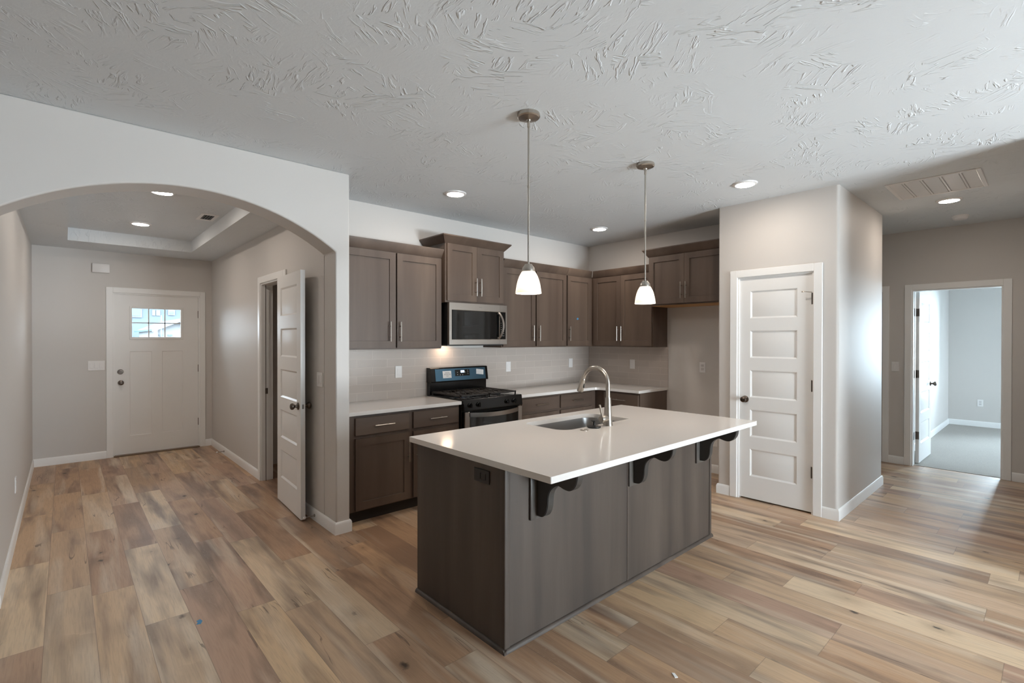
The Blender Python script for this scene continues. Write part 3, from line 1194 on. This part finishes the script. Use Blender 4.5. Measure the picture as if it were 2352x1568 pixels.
def on_panel(xa, xb, za, zb, d0, d1, bm_):
    """slab lying on the tilted backguard face"""
    def y(z):
        return 4.206 + (z - 1.046) * (.021 / .140)
    q = [(xa, za), (xb, za), (xb, zb), (xa, zb)]
    lo = [bm_.verts.new((p[0], y(p[1]) - d0, p[1])) for p in q]
    hi = [bm_.verts.new((p[0], y(p[1]) - d1, p[1])) for p in q]
    bm_.faces.new(lo[::-1])
    bm_.faces.new(hi)
    for i in range(4):
        j = (i + 1) % 4
        bm_.faces.new((lo[i], lo[j], hi[j], hi[i]))
    return bm_


link('film_panel', on_panel(RX0 + .052, RX1 - .034, 1.050, 1.172, -.003, .0015, new()), M['film'], bgd, True)
link('display', on_panel(3.022, 3.208, 1.092, 1.158, .0, .004, new()), M['black'], bgd, True)
link('display_screen', on_panel(3.092, 3.140, 1.126, 1.150, .003, .005, new()), M['lcd'], bgd, True)
for i, (xx, zz) in enumerate([(3.050, 1.130), (3.050, 1.108), (3.085, 1.103), (3.115, 1.103), (3.150, 1.130), (3.185, 1.148), (3.185, 1.130), (3.185, 1.112)]):
    link('button', on_panel(xx - .005, xx + .005, zz - .002, zz + .002, .0035, .0048, new()), M['plate2'], bgd, True)
st = link('sticker', on_panel(2.866, 2.972, 1.078, 1.150, .001, .0028, new()), M['paper'], rg, True)


def words(parent, txt, x, y, z, size, tilt, mat):
    cu = bpy.data.curves.new('lettering', 'FONT')
    cu.body = txt
    cu.size = size
    cu.align_x = 'CENTER'
    cu.align_y = 'CENTER'
    cu.extrude = .0002
    cu.materials.append(mat)
    tmp = bpy.data.objects.new('lettering', cu)
    COL.objects.link(tmp)
    me = bpy.data.meshes.new_from_object(tmp.evaluated_get(bpy.context.evaluated_depsgraph_get()))
    bpy.data.objects.remove(tmp)
    o = bpy.data.objects.new('lettering', me)
    COL.objects.link(o)
    off = Vector((0, 0, 0))
    q = parent
    while q:
        off += q.location
        q = q.parent
    o.location = Vector((x, y, z)) - off
    o.rotation_euler = (R(90) - tilt, 0, 0)
    o.parent = parent
    return o


tl = math.atan2(.021, .140)
for i, s in enumerate(('REMOVE', 'PROTECTIVE', 'FILM')):
    z = 1.131 - i * .017
    words(st, s, 2.922, 4.206 + (z - 1.046) * .15 - .0035, z, .0145, tl, M['ink'])
b = on_panel(3.300, 3.400, 1.098, 1.152, .001, .0028, new())
bmesh.ops.rotate(b, verts=b.verts[:], cent=(3.35, 4.215, 1.125), matrix=Matrix.Rotation(R(7), 3, 'Y'))
st = link('sticker', b, M['paper'], rg, True)
b = new()
for i in range(6):
    z = 1.143 - i * .0075
    on_panel(3.310, 3.390 - (i % 3) * .012, z - .0012, z + .0012, .0025, .0034, b)
bmesh.ops.rotate(b, verts=b.verts[:], cent=(3.35, 4.215, 1.125), matrix=Matrix.Rotation(R(7), 3, 'Y'))
link('print', b, M['plate2'], st, True)
# grates and burners
for gx0, gx1 in ((RX0 + .012, 3.090), (3.094, RX1 - .012)):
    b = new()
    y0g, y1g = 3.735, 4.225
    za, zb = .936, .950
    box(b, gx0, gx0 + .016, y0g, y1g, za, zb, .002)
    box(b, gx1 - .016, gx1, y0g, y1g, za, zb, .002)
    for yy in (y0g, (y0g + y1g) / 2 - .008, y1g - .016):
        box(b, gx0, gx1, yy, yy + .016, za, zb, .002)
    for k in range(1, 6):
        xx = gx0 + (gx1 - gx0) * k / 6
        for ya, yb in ((y0g + .01, y0g + .090), (y0g + .150, y0g + .330), (y0g + .395, y1g - .01)):
            box(b, xx - .006, xx + .006, ya, yb, za, zb, .002)
    for yy in (y0g + .12, y0g + .365):
        box(b, gx0 + .01, gx0 + .13, yy - .006, yy + .006, za, zb, .002)
        box(b, gx1 - .13, gx1 - .01, yy - .006, yy + .006, za, zb, .002)
    for xx in (gx0 + .008, gx1 - .008):
        for yy in (y0g + .008, y1g - .008):
            box(b, xx - .006, xx + .006, yy - .006, yy + .006, .916, za, .001)
    link('grate', b, M['grate'], rg, True)
for bx in (2.905, 3.280):
    for by in (3.855, 4.100):
        b = new()
        lathe(b, [(.045, .916), (.045, .924), (.036, .930), (.034, .936), (.0, .937)], 20, Matrix.Translation((bx, by, 0)), False)
        link('burner', b, M['blackmat'], rg, True)

# ------------------------------------------------------------------ microwave
mw = thing('microwave', 'stainless over the range microwave with a curved handle', 'microwave', (3.096, 4.10, 1.414))
MX0, MX1, MZ0, MZ1, MY = 2.728, 3.474 - .008, 1.414, 1.832, 3.902
b = new()
box(b, MX0, MX1, MY + .030, YW - .004, MZ0 + .012, MZ1, .002)
box(b, MX0 + .01, MX1 - .01, MY + .05, YW - .03, MZ0, MZ0 + .014)
link('body', b, M['blackmat'], mw, True)
dw = (MX1 - MX0)
dx = MX0 + dw * .865
b = slab(new(), dx - MX0, MZ1 - MZ0 - .012, .030, [(MX0 + .028, dx - .001, MZ0 + .060, MZ1 - .068, 'flat')], x0=MX0, z0=MZ0 + .012, y0=MY)
dr = link('door', b, M['steel'], mw, True)
b = new()
box(b, MX0 + .031, dx - .004, MY + .0035, MY + .010, MZ0 + .063, MZ1 - .071, .003)
link('window', b, M['ovenglass'], dr, True)
b = new()
curve = [(-.012, .012), (-.004, .006), (.004, .010), (.000, .000), (.010, .005), (.016, .001), (.022, .006), (.030, .002), (.040, .004)]
tube(b, [(3.098 + c[0] * .8, MY - .0006, 1.797 + c[1] * .5) for c in curve], .0008, 5)
link('emblem', b, M['ink'], dr, True)
b = new()
hp = []
for i in range(17):
    u = -1 + i / 8
    hp.append((dx - .022 + .034 * (1 - u * u), MY - .012 - .034 * (1 - u * u), (MZ0 + .066 + MZ1 - .074) / 2 + u * .136))
for i in range(16):
    a, c = hp[i], hp[i + 1]
    sec = ((-.013, -.004), (.013, -.004), (.013, .006), (-.013, .006))
    ra = [b.verts.new((a[0] + s[0], a[1] + s[1], a[2])) for s in sec]
    rc = [b.verts.new((c[0] + s[0], c[1] + s[1], c[2])) for s in sec]
    for q in range(4):
        b.faces.new((ra[q], ra[(q + 1) % 4], rc[(q + 1) % 4], rc[q]))
    if i in (0,):
        b.faces.new(ra)
    if i == 15:
        b.faces.new(rc[::-1])
bmesh.ops.remove_doubles(b, verts=b.verts[:], dist=1e-5)
for zz in (hp[0][2] + .01, hp[-1][2] - .01):
    box(b, dx - .034, dx - .012, MY - .014, MY + .008, zz - .008, zz + .008, .001)
link('handle', b, M['steel'], dr, True)
b = slab(new(), MX1 - dx - .002, MZ1 - MZ0 - .012, .030, [(dx + .003, MX1 - .014, MZ0 + .060, MZ1 - .068, 'flat')], x0=dx + .002, z0=MZ0 + .012, y0=MY)
cp = link('control_panel', b, M['steel'], mw, True)
b = new()
box(b, dx + .004, MX1 - .017, MY + .002, MY + .010, MZ0 + .063, MZ1 - .071, .002)
link('touch_panel', b, M['black'], cp, True)
for r_ in range(7):
    for c_ in range(3):
        xx, zz = dx + .022 + c_ * .018, MZ0 + .10 + r_ * .022
        link('button', box(new(), xx - .003, xx + .003, MY + .0012, MY + .0025, zz - .0022, zz + .0022), M['plate2'], cp, True)
b = new()
box(b, MX0 + .1, MX0 + .24, MY + .10, MY + .26, MZ0 - .002, MZ0 + .002)
link('vent_filter', b, M['darkslot'], mw, True)
b = new()
box(b, 2.86, 2.98, YW - .12, YW - .07, MZ0 - .003, MZ0 + .001)
link('surface_light', b, emis('hood_lamp', (1, .72, .50), 30), mw, True)

# ------------------------------------------------------------------ island
IX0, IX1, IY0, IY1 = 1.532, 3.594, 1.738, 2.515
isl = thing('kitchen_island', 'dark stained kitchen island with panelled sides under a white top', 'island', (2.56, 2.12, 0))
b = new()
box(b, IX0 + .012, IX1 - .012, IY0 + .010, IY1 - .02, 0, .640)
box(b, IX0 + .012, IX1 - .012, IY0 + .010, IY0 + .20, .640, CT0 - .002)
box(b, IX0 + .012, IX1 - .012, IY1 - .06, IY1 - .02, .640, CT0 - .002)
box(b, IX0 + .012, IX0 + .20, IY0 + .20, IY1 - .06, .640, CT0 - .002)
box(b, IX1 - .20, IX1 - .012, IY0 + .20, IY1 - .06, .640, CT0 - .002)
link('body', b, M['toe'], isl, True)
b = new()
box(b, IX0, IX0 + .012, IY0 + .028, IY1, 0, CT0 - .002)
link('end_panel', b, M['iwood'], isl, True)
b = new()
box(b, IX1 - .012, IX1, IY0 + .004, IY1, 0, CT0 - .002)
link('end_panel', b, M['iwood'], isl, True)
SEAM = 2.520
for xa, xb in ((IX0 + .028, SEAM - .003), (SEAM + .003, IX1 - .022)):
    b = new()
    box(b, xa, xb, IY0, IY0 + .010, 0, CT0 - .002)
    link('back_panel', b, M['iwood'], isl, True)
b = new()
prism(b, rounded([(IX0 - .004, IY0 - .004), (IX0 + .030, IY0 - .004), (IX0 + .030, IY0 + .011), (IX0 + .012, IY0 + .011), (IX0 + .012, IY0 + .030), (IX0 - .004, IY0 + .030)],
                 [.006, .002, 0, 0, 0, .002], 4), .0, CT0 - .002, 'z')
link('corner_molding', b, M['iwood'], isl, True)
b = new()
prism(b, [(IX1 - .024, IY0 - .004), (IX1 + .003, IY0 - .004), (IX1 + .003, IY0 + .010), (IX1 - .024, IY0 + .010)], .0, CT0 - .002, 'z')
link('corner_molding', b, M['iwood'], isl, True)
b = new()
box(b, SEAM - .003, SEAM + .007, IY0 - .003, IY0 + .008, 0, CT0 - .002, .001)
link('seam_strip', b, M['iwood'], isl, True)
b = new()
for a, c, nx, ny in (((IX0 - .016, IY0), (IX1 + .012, IY0), 0, -1), ((IX0, IY0 - .016), (IX0, IY1), -1, 0)):
    prof = [(0, 0), (.016, 0), (.015, .010), (.010, .017), (.004, .020), (0, .020)]
    r0 = [b.verts.new((a[0] + nx * p[0], a[1] + ny * p[0], p[1])) for p in prof]
    r1 = [b.verts.new((c[0] + nx * p[0], c[1] + ny * p[0], p[1])) for p in prof]
    for i in range(6):
        j = (i + 1) % 6
        b.faces.new((r0[i], r0[j], r1[j], r1[i]))
    b.faces.new(r0)
    b.faces.new(r1[::-1])
link('shoe_molding', b, M['iwood'], isl, True)
for xa, xb in ((1.60, 2.24), (2.26, 2.90), (2.92, 3.54)):
    s = slab(new(), xb - xa, .58, .019, [(.06 + xa, xb - .06, .18, .64)], 'shaker', x0=xa, z0=.118)
    bmesh.ops.rotate(s, verts=s.verts[:], cent=((xa + xb) / 2, 0, 0), matrix=Matrix.Rotation(math.pi, 3, 'Z'))
    bmesh.ops.translate(s, verts=s.verts[:], vec=(0, IY1, 0))
    o = link('door', s, M['iwood'], isl, True)
# corbels: ogee boards on a mounting plate
prof = [(0, 0)]
# (distance out from the plate, drop below the counter)
def bez(p0, p1, p2, p3, n=10):
    return [tuple((1 - t) ** 3 * a + 3 * (1 - t) ** 2 * t * q + 3 * (1 - t) * t * t * c + t ** 3 * d for a, q, c, d in zip(p0, p1, p2, p3)) for t in [i / n for i in range(1, n + 1)]]
pf = [(0, 0), (.262, 0), (.262, -.020)]
pf += bez((.262, -.020), (.258, -.075), (.225, -.100), (.195, -.098))
pf += bez((.195, -.098), (.150, -.096), (.150, -.078), (.120, -.096))
pf += bez((.120, -.096), (.080, -.120), (.078, -.150), (.076, -.180))
pf += bez((.076, -.180), (.074, -.230), (.055, -.266), (.020, -.266))
pf += [(0, -.266)]
for cxx in (1.760, 2.594, 3.425):
    b = new()
    prism(b, [(IY0 - .014 - p[0], CT0 - .003 + p[1]) for p in pf], cxx - .030, cxx + .014, 'x', .003)
    o = link('corbel', b, M['corbel'], isl, True)
    b = new()
    box(b, cxx - .070, cxx + .054, IY0 - .014, IY0 - .0005, CT0 - .003 - .283, CT0 - .003, .004, 2)
    link('mounting_plate', b, M['cplate'], o, True)

# island countertop with sink cut-out
SX0, SX1, SY0, SY1 = 2.318, 3.030, 2.070, 2.448
TX0, TX1, TY0, TY1 = 1.503, 3.618, 1.414, 2.562
outer = rounded([(TX0, TY0), (TX1, TY0), (TX1, TY1), (TX0, TY1)], .006, 3)
hole = rounded([(SX0, SY0), (SX1, SY0), (SX1, SY1), (SX0, SY1)], [.09, .02, .09, .06], 8)
b = new()


def ring_faces(bm_, z, flip):
    ov = [bm_.verts.new((*p, z)) for p in outer]
    hv = [bm_.verts.new((*p, z)) for p in hole]
    es = []
    for L in (ov, hv):
        for i in range(len(L)):
            es.append(bm_.edges.new((L[i], L[(i + 1) % len(L)])))
    bmesh.ops.triangle_fill(bm_, use_beauty=True, edges=es)
    return ov, hv


o0, h0 = ring_faces(b, CT0, True)
o1, h1 = ring_faces(b, CT1, False)
for L0, L1 in ((o0, o1), (h0, h1)):
    for i in range(len(L0)):
        j = (i + 1) % len(L0)
        b.faces.new((L0[i], L0[j], L1[j], L1[i]))
tag(link('countertop', b, M['quartz'], bevel=.0022), 'large white quartz countertop on the island with the sink cut into it', 'countertop')

# sink
sk = thing('sink', 'undermount stainless steel sink in the island countertop', 'sink', ((SX0 + SX1) / 2, (SY0 + SY1) / 2, .66))
def off(poly, d):
    c = Vector(((SX0 + SX1) / 2, (SY0 + SY1) / 2))
    out = []
    for p in poly:
        v = Vector(p) - c
        out.append((c.x + v.x * (1 + d / .34), c.y + v.y * (1 + d / .19)))
    return out
b = new()
lv = [(off(hole, .020), CT0 - .002), (off(hole, .006), CT0 - .002), (off(hole, .004), CT0 - .012), (off(hole, -.006), .700), (off(hole, -.022), .676), (off(hole, -.05), .668)]
rings = [[b.verts.new((*p, z)) for p in L] for L, z in lv]
for a, c in zip(rings, rings[1:]):
    for i in range(len(a)):
        j = (i + 1) % len(a)
        b.faces.new((a[i], a[j], c[j], c[i]))
b.faces.new(rings[-1])
o = link('basin', b, M['sinksteel'], sk, True)
md = o.modifiers.new('solid', 'SOLIDIFY')
md.thickness = .0012
md.offset = -1
b = new()
lathe(b, [(0, .6735), (.020, .6735), (.030, .675), (.042, .675), (.044, .671)], 24, Matrix.Translation(((SX0 + SX1) / 2, (SY0 + SY1) / 2 + .03, 0)), False)
link('drain', b, M['nickel'], sk, True)

# faucet
fx, fy = 2.690, 2.010
fc = thing('faucet', 'brushed nickel pull down faucet arching over the island sink', 'faucet', (fx, fy, CT1))
b = new()
lathe(b, [(0, 0), (.032, 0), (.032, .004), (.030, .010), (.024, .10), (.0195, .18), (.0185, .185), (.0185, .186), (0, .186)], 28, None, False)
link('body', b, M['nickel'], fc)
b = new()
pts = [(0, 0, .180 + .04 * i) for i in range(3)]
cz_, rr = .272, .108
for i in range(19):
    a = math.pi - R(166) * i / 18
    pts.append((0, rr + rr * math.cos(a), cz_ + rr * math.sin(a)))
link('spout', tube(new(), pts, .0150, 16), M['nickel'], fc)
e = Vector(pts[-1])
dv = (Vector(pts[-1]) - Vector(pts[-2])).normalized()
link('spray_head', tube(new(), [e - dv * .004, e + dv * .002, e + dv * .012, e + dv * .085, e + dv * .094], [.0155, .0175, .018, .0235, .0215], 18), M['nickel'], fc)
b = new()
q = e + dv * .045 + Vector((0, -.021, 0)) * 1.0
box(b, q.x - .005, q.x + .005, q.y - .002, q.y + .004, q.z - .022, q.z + .022, .002)
link('spray_button', b, M['rubber'], fc)
b = new()
lathe(b, [(0, 0), (.0225, 0), (.0225, .030), (.0215, .031), (.0215, .033), (.0225, .034), (.0225, .072), (.021, .075), (0, .075)], 22, AX('-x', (.0, .0, .048)), False)
hb = link('handle_hub', b, M['nickel'], fc)
link('lever', tube(new(), [(-.060, 0, .060), (-.072, 0, .095), (-.088, 0, .142), (-.089, 0, .145)], [.0055, .0060, .0075, .005], 12), M['nickel'], hb)

b = new()
lathe(b, [(0, CT1), (.026, CT1), (.026, CT1 + .002), (.020, CT1 + .004), (.018, CT1 + .003), (0, CT1 + .003)], 24, Matrix.Translation((2.430, 2.000, 0)), False)
tag(link('sink_air_switch', b, M['nickel']), 'small round metal button in the island counter by the sink', 'button')
ss = thing('sink_stopper', 'black rubber sink stopper with a knob on the counter beside the faucet', 'stopper', (2.555, 2.020, CT1))
b = new()
lathe(b, [(0, 0), (.040, 0), (.045, .004), (.045, .008), (.030, .013), (.010, .015), (0, .015)], 26, None, False)
link('disc', b, M['rubber'], ss)
b = new()
lathe(b, [(.009, .013), (.007, .020), (.007, .036), (.014, .040), (.021, .043), (.021, .047), (.015, .051), (0, .052)], 20, None, False)
link('grip', b, M['rubber'], ss)


# ------------------------------------------------------------------ pendants
def pendant():
    t = thing('pendant_light', 'pendant lamp hanging nearer the range end of the island, left one', 'pendant light', (1.929, 1.990, H))
    b = new()
    lathe(b, [(0, 0), (.062, 0), (.064, -.006), (.064, -.020), (.058, -.026), (.046, -.028), (.030, -.034), (.014, -.036), (.012, -.044), (0, -.044)], 32, None, False)
    link('canopy', b, M['nickel'], t)
    b = new()
    lathe(b, [(.0085, -.040), (.0085, -.075), (.0055, -.078), (.0055, -.400), (.0070, -.402), (.0070, -.412), (.0055, -.414), (.0055, -.845), (0, -.845)], 14, None, False)
    link('rod', b, M['nickel'], t)
    b = new()
    lathe(b, [(0, -.842), (.020, -.842), (.022, -.848), (.034, -.862), (.037, -.876), (.037, -.884), (0, -.884)], 28, None, False)
    link('cap', b, M['nickel'], t)
    b = new()
    prof = [(.034, -.880), (.041, -.890), (.052, -.910), (.061, -.935), (.067, -.960), (.071, -.985), (.0735, -1.003), (.0735, -1.006),
            (.0705, -1.006), (.068, -.985), (.064, -.960), (.058, -.935), (.049, -.912), (.038, -.893), (.032, -.884)]
    lathe(b, prof, 36, None, False)
    link('shade', b, M['frost'], t)
    b = new()
    lathe(b, [(0, -.884), (.013, -.886), (.013, -.905), (.024, -.925), (.028, -.945), (.024, -.965), (.012, -.975), (0, -.977)], 18, None, False)
    link('bulb', b, M['bulb'], t)
    l = bpy.data.lights.new('pendant_glow', 'POINT')
    l.energy = 7.5
    l.color = (1.0, .84, .68)
    l.shadow_soft_size = .018
    o = bpy.data.objects.new('pendant_glow', l)
    COL.objects.link(o)
    o.location = (0, 0, -.990)
    o.parent = t
    return t


p1 = pendant()
p1['label'] = 'nickel pendant lamp with frosted bell shade, nearer the range'
p1['group'] = 'pendant lamps over the island'
dup(p1, (3.099, 1.990, H), 0, 'nickel pendant lamp with frosted bell shade, nearer the pantry', 'pendant lamps over the island')


# ------------------------------------------------------------------ ceiling fixtures
def can_light():
    t = thing('ceiling_light', 'round white ceiling light above the counter left of the range', 'ceiling light', (2.513, 3.504, H), 0, 'round flush ceiling lights')
    b = new()
    lathe(b, [(.094, 0), (.092, -.006), (.082, -.012), (.072, -.013), (.070, -.008), (.070, 0)], 40, None, False)
    link('trim_ring', b, M['plate'], t)
    b = new()
    lathe(b, [(.071, -.010), (.060, -.014), (.040, -.018), (.020, -.020), (0, -.0205)], 36, None, False)
    link('lens', b, M['lamp'], t)
    return t


c0 = can_light()
g = 'round flush ceiling lights'
c0['label'] = 'lit round ceiling light above the counter left of the range'
dup(c0, (4.533, 3.511, H), 0, 'lit round ceiling light near the kitchen corner, seen between the two pendants', g)
dup(c0, (4.093, 1.701, H), 0, 'lit round ceiling light just in front of the pantry wall', g)
dup(c0, (5.932, 0.654, H), 0, 'lit round ceiling light in the hall beside the return grille', g)
dup(c0, (0.600, 4.959, ZT), 0, 'lit round tray ceiling light nearer the arch', g)
dup(c0, (0.596, 6.488, ZT), 0, 'lit round tray ceiling light nearer the front door', g)

# return air grille
gr = thing('return_air_grille', 'large white return air grille in the hall ceiling', 'vent', (5.285, .663, H))
hx, hy = .305, .288
b = new()
box(b, -hx, hx, -hy, -hy + .028, -.010, 0, .003)
box(b, -hx, hx, hy - .028, hy, -.010, 0, .003)
box(b, -hx, -hx + .028, -hy + .028, hy - .028, -.010, 0, .003)
box(b, hx - .028, hx, -hy + .028, hy - .028, -.010, 0, .003)
link('frame', b, M['plate'], gr)
b = new()
box(b, -hx + .02, hx - .02, -hy + .02, hy - .02, -.001, 0)
link('backing', b, M['plate2'], gr)
for k in range(1, 5):
    b = new()
    yy = -hy + 2 * hy * k / 5
    box(b, -hx + .028, hx - .028, yy - .005, yy + .005, -.008, 0)
    link('divider', b, M['plate'], gr)
b = new()
for k in range(5):
    ya, yb = -hy + 2 * hy * k / 5 + .012, -hy + 2 * hy * (k + 1) / 5 - .012
    for q in range(36):
        xx = -hx + .034 + (2 * hx - .068) * q / 35
        box(b, xx - .0062, xx + .0062, ya, yb, -.0062, -.0035)
link('louvers', b, M['plate'], gr)

sd = thing('smoke_detector', 'round white smoke detector on the hall ceiling', 'smoke detector', (6.774, .660, H))
b = new()
lathe(b, [(.068, 0), (.068, -.010), (.060, -.012)], 32, None, False)
link('base', b, M['plate'], sd)
b = new()
lathe(b, [(.062, -.010), (.062, -.018), (.058, -.030), (.050, -.038), (.030, -.041), (0, -.041)], 32, None, False)
link('cover', b, M['plate'], sd)

vt = thing('supply_vent', 'small white supply vent in the entry tray ceiling', 'vent', (1.060, 5.700, ZT))
b = new()
for q in ((-.075, -.045, -.16, .16), (.045, .075, -.16, .16), (-.045, .045, -.16, -.11), (-.045, .045, .11, .16)):
    box(b, q[0], q[1], q[2], q[3], -.006, 0, .002)
link('frame', b, M['plate'], vt)
b = new()
box(b, -.046, .046, -.111, .111, -.0012, 0)  # flat dark sheet, shade of the vent opening put into its colour
link('duct_shade', b, M['darkslot'], vt)
for k in range(4):
    b = new()
    xx = -.035 + k * .023
    v = [b.verts.new(p) for p in ((xx - .003, -.11, -.005), (xx + .003, -.11, -.001), (xx + .003, .11, -.001), (xx - .003, .11, -.005))]
    b.faces.new(v)
    link('slat', b, M['plate2'], vt)


# ------------------------------------------------------------------ plates on the walls (local: face looks to -y, centre at origin)
def wall_plate(name, label, cat, loc, rotz, kind, w=.072, h=.116, mats=('plate', 'plate2'), group=None, n=1, horiz=False):
    t = thing(name, label, cat, loc, rotz, group)
    b = new()
    box(b, -w / 2, w / 2, -.006, 0, -h / 2, h / 2, .002)
    link('plate', b, M[mats[0]], t)
    for i in range(n):
        xo = (i - (n - 1) / 2) * .046
        b = new()
        if kind == 'switch':
            box(b, xo - .0165, xo + .0165, -.010, -.005, -.033, .033, .0015)
            link('rocker', b, M[mats[0]], t)
        elif kind == 'round':
            lathe(b, [(.018, .005), (.018, .010), (0, .011)], 20, AX('-y', (xo, 0, 0)), False)
            link('button', b, M[mats[0]], t)
        elif kind == 'decora':
            box(b, xo - .0165, xo + .0165, -.0075, -.005, -.033, .033, .001)
            link('receptacle', b, M[mats[0]], t)
        else:
            for s in (-1, 1):
                bb = new()
                if horiz:
                    box(bb, s * .020 - .014, s * .020 + .014, -.008, -.005, -.016, .016, .002)
                else:
                    box(bb, -.016, .016, -.008, -.005, s * .020 - .014, s * .020 + .014, .002)
                link('receptacle', bb, M[mats[1]], t)
            b.free()
    return t


g = 'white outlet plates on the backsplash'
wall_plate('outlet', 'white outlet plate on the tile left of the range', 'outlet', (2.407, YW - .008, 1.160), 0, 'decora', group=g)
wall_plate('outlet', 'white outlet plate on the tile just right of the range', 'outlet', (3.840, YW - .008, 1.158), 0, 'decora', group=g)
wall_plate('outlet', 'white outlet plate on the tile just left of the kitchen corner', 'outlet', (4.945, YW - .008, 1.166), 0, 'decora', group=g)
wall_plate('outlet', 'white outlet plate on the tile right of the kitchen corner', 'outlet', (XB - .008, 3.595, 1.164), R(-90), 'decora', group=g)
wall_plate('outlet', 'white outlet at shoulder height in the empty fridge alcove', 'outlet', (XB, 2.673, 1.163), R(-90), 'outlet')
wall_plate('water_line_box', 'white water line box low in the fridge alcove', 'wall box', (XB, 2.552, .350), R(-90), 'round', w=.11, h=.115)
wall_plate('light_switch', 'triple white switch plate left of the front door', 'light switch', (.286, YD, 1.150), 0, 'switch', w=.158, h=.118, n=3)
wall_plate('light_switch', 'white switch plate behind the open closet door near the arch', 'light switch', (XE, 3.958, 1.155), R(-90), 'switch', w=.118, h=.114, n=2)
wall_plate('outlet', 'white outlet low on the left wall of the entry', 'outlet', (XL, 5.215, .390), R(90), 'outlet')
wall_plate('light_switch', 'white switch on the hall wall left of the bedroom door', 'light switch', (XH, 1.285, 1.157), R(-90), 'switch')
wall_plate('outlet', 'white outlet low on the far bedroom wall', 'outlet', (11.47, .853, .404), R(-90), 'outlet')
wall_plate('outlet', 'dark brown outlet set sideways in the end of the island', 'outlet', (IX0, 1.907, .804), R(-90), 'outlet', w=.120, h=.066, mats=('dplate', 'dplate'), horiz=True)

dc = thing('door_chime', 'white door chime box high on the wall left of the front door', 'door chime', (.331, YD, 2.343))
b = new()
box(b, -.083, .083, -.042, -.004, -.055, .055, .006, 2)
link('cover', b, M['plate'], dc)
b = new()
box(b, -.076, .076, -.006, 0, -.049, .049)
link('base', b, M['plate2'], dc)


def doorstop(label, x, y, ang, L=.075):
    t = thing('door_stop', label, 'door stop', (x, y, .045), ang)
    b = new()
    lathe(b, [(0, 0), (.012, 0), (.012, .005), (0, .005)], 14, AX('-y'), False)
    link('base', b, M['spring'], t)
    b = new()
    lathe(b, [(.0045, .004), (.0045, L)], 10, AX('-y'), False)
    link('rod', b, M['spring'], t)
    b = new()
    lathe(b, [(0, L - .002), (.009, L - .002), (.009, L + .012), (.006, L + .016), (0, L + .016)], 14, AX('-y'), False)
    link('tip', b, M['plate'], t)


doorstop('metal door stop on the baseboard behind the open closet door', XE - T, 4.045, R(-90))
doorstop('metal door stop on the baseboard near the front door', XE - T, 7.12, R(-90))


# ------------------------------------------------------------------ scraps
def scrap(name, label, cat, mat, pts, z, axis='z', th=.0006):
    b = new()
    if axis == 'z':
        prism(b, pts, z, z + th, 'z')
    else:
        prism(b, pts, z - th, z, 'y')
    return tag(link(name, b, mat), label, cat)


scrap('tape_scrap', 'small blue tape scrap on the floor of the entry', 'tape', M['tape'],
      [(.500, 2.985), (.520, 2.978), (.532, 3.005), (.525, 3.030), (.507, 3.022), (.511, 3.003)], .0003)
scrap('tape_scrap', 'small blue tape dot on the corner wall cabinet door', 'tape', M['tape'],
      [(4.698, 1.722), (4.716, 1.718), (4.734, 1.728), (4.730, 1.740), (4.712, 1.744), (4.700, 1.736)], YU + .0087, 'y')
scrap('debris_chip', 'tiny white chip on the floor in front of the island', 'debris', M['scrap'],
      [(1.972, 1.112), (1.984, 1.104), (1.998, 1.128), (1.990, 1.138)], .0003, th=.003)

# ------------------------------------------------------------------ houses across the street
hb_ = thing('neighbor_house', 'pale blue house across the street, seen through the front door window', 'house', (4, 31, 0))
b = new()
box(b, -4, 12, 30, 36, -.14, 3.5)
link('wall', b, M['siding'], hb_, True)
for xa, xb, za, zb, m in ((2.30, 2.74, 2.57, 3.2, 'winglass'), (3.90, 4.08, 2.72, 2.86, 'winglass')):
    b = new()
    box(b, xa - .05, xb + .05, 29.94, 30.0, za - .06, zb + .06)
    o = link('window', b, M['whitesid'], hb_, True)
    b = new()
    box(b, xa, xb, 29.90, 29.95, za, zb)
    link('pane', b, M[m], o, True)
for xa, xb in ((3.20, 3.32), (3.36, 3.52)):
    b = new()
    box(b, xa, xb, 29.95, 30.0, 2.62, 2.88)
    link('window', b, M['whitesid'], hb_, True)
b = new()
prism(b, [(-5, 3.45), (13, 3.45), (4, 4.6)], 29.6, 36.4, 'y')
link('roof', b, M['shingle'], hb_, True)

nh = thing('neighbor_garage', 'white gabled garage in front of the blue house, seen through the front door window', 'garage', (3.2, 24, 0))
b = new()
prism(b, [(2.50, -.14), (3.95, -.14), (3.95, 1.83), (3.16, 2.16), (2.50, 1.83)], 22.2, 28, 'y')
link('wall', b, M['whitesid'], nh, True)
b = new()
for s, ex in ((-1, 2.36), (1, 4.10)):
    ez = 1.83
    ax_, az = 3.18, 2.225
    prism(b, [(ex, ez), (ax_, az), (ax_, az - .07), (ex, ez - .07)], 22.0, 28.4, 'y')
rf = link('roof', b, M['shingle'], nh, True)
b = new()
for ex in (2.34, 4.12):
    prism(b, [(ex, 1.82), (3.18, 2.215), (3.18, 2.10), (ex, 1.72)], 21.93, 22.0, 'y')
link('fascia', b, M['whitesid'], rf, True)
b = new()
box(b, 2.40, 2.50, 21.9, 22.15, -.14, 1.80)
link('corner_post', b, M['whitesid'], nh, True)
for xa, xb in ((2.58, 2.70), (2.84, 2.98)):
    b = new()
    box(b, xa, xb, 22.15, 22.2, 1.58, 1.63)
    link('window', b, M['winglass'], nh, True)

S.cycles.sample_clamp_indirect = 6.0
S.cycles.max_bounces = 12
S.cycles.diffuse_bounces = 8
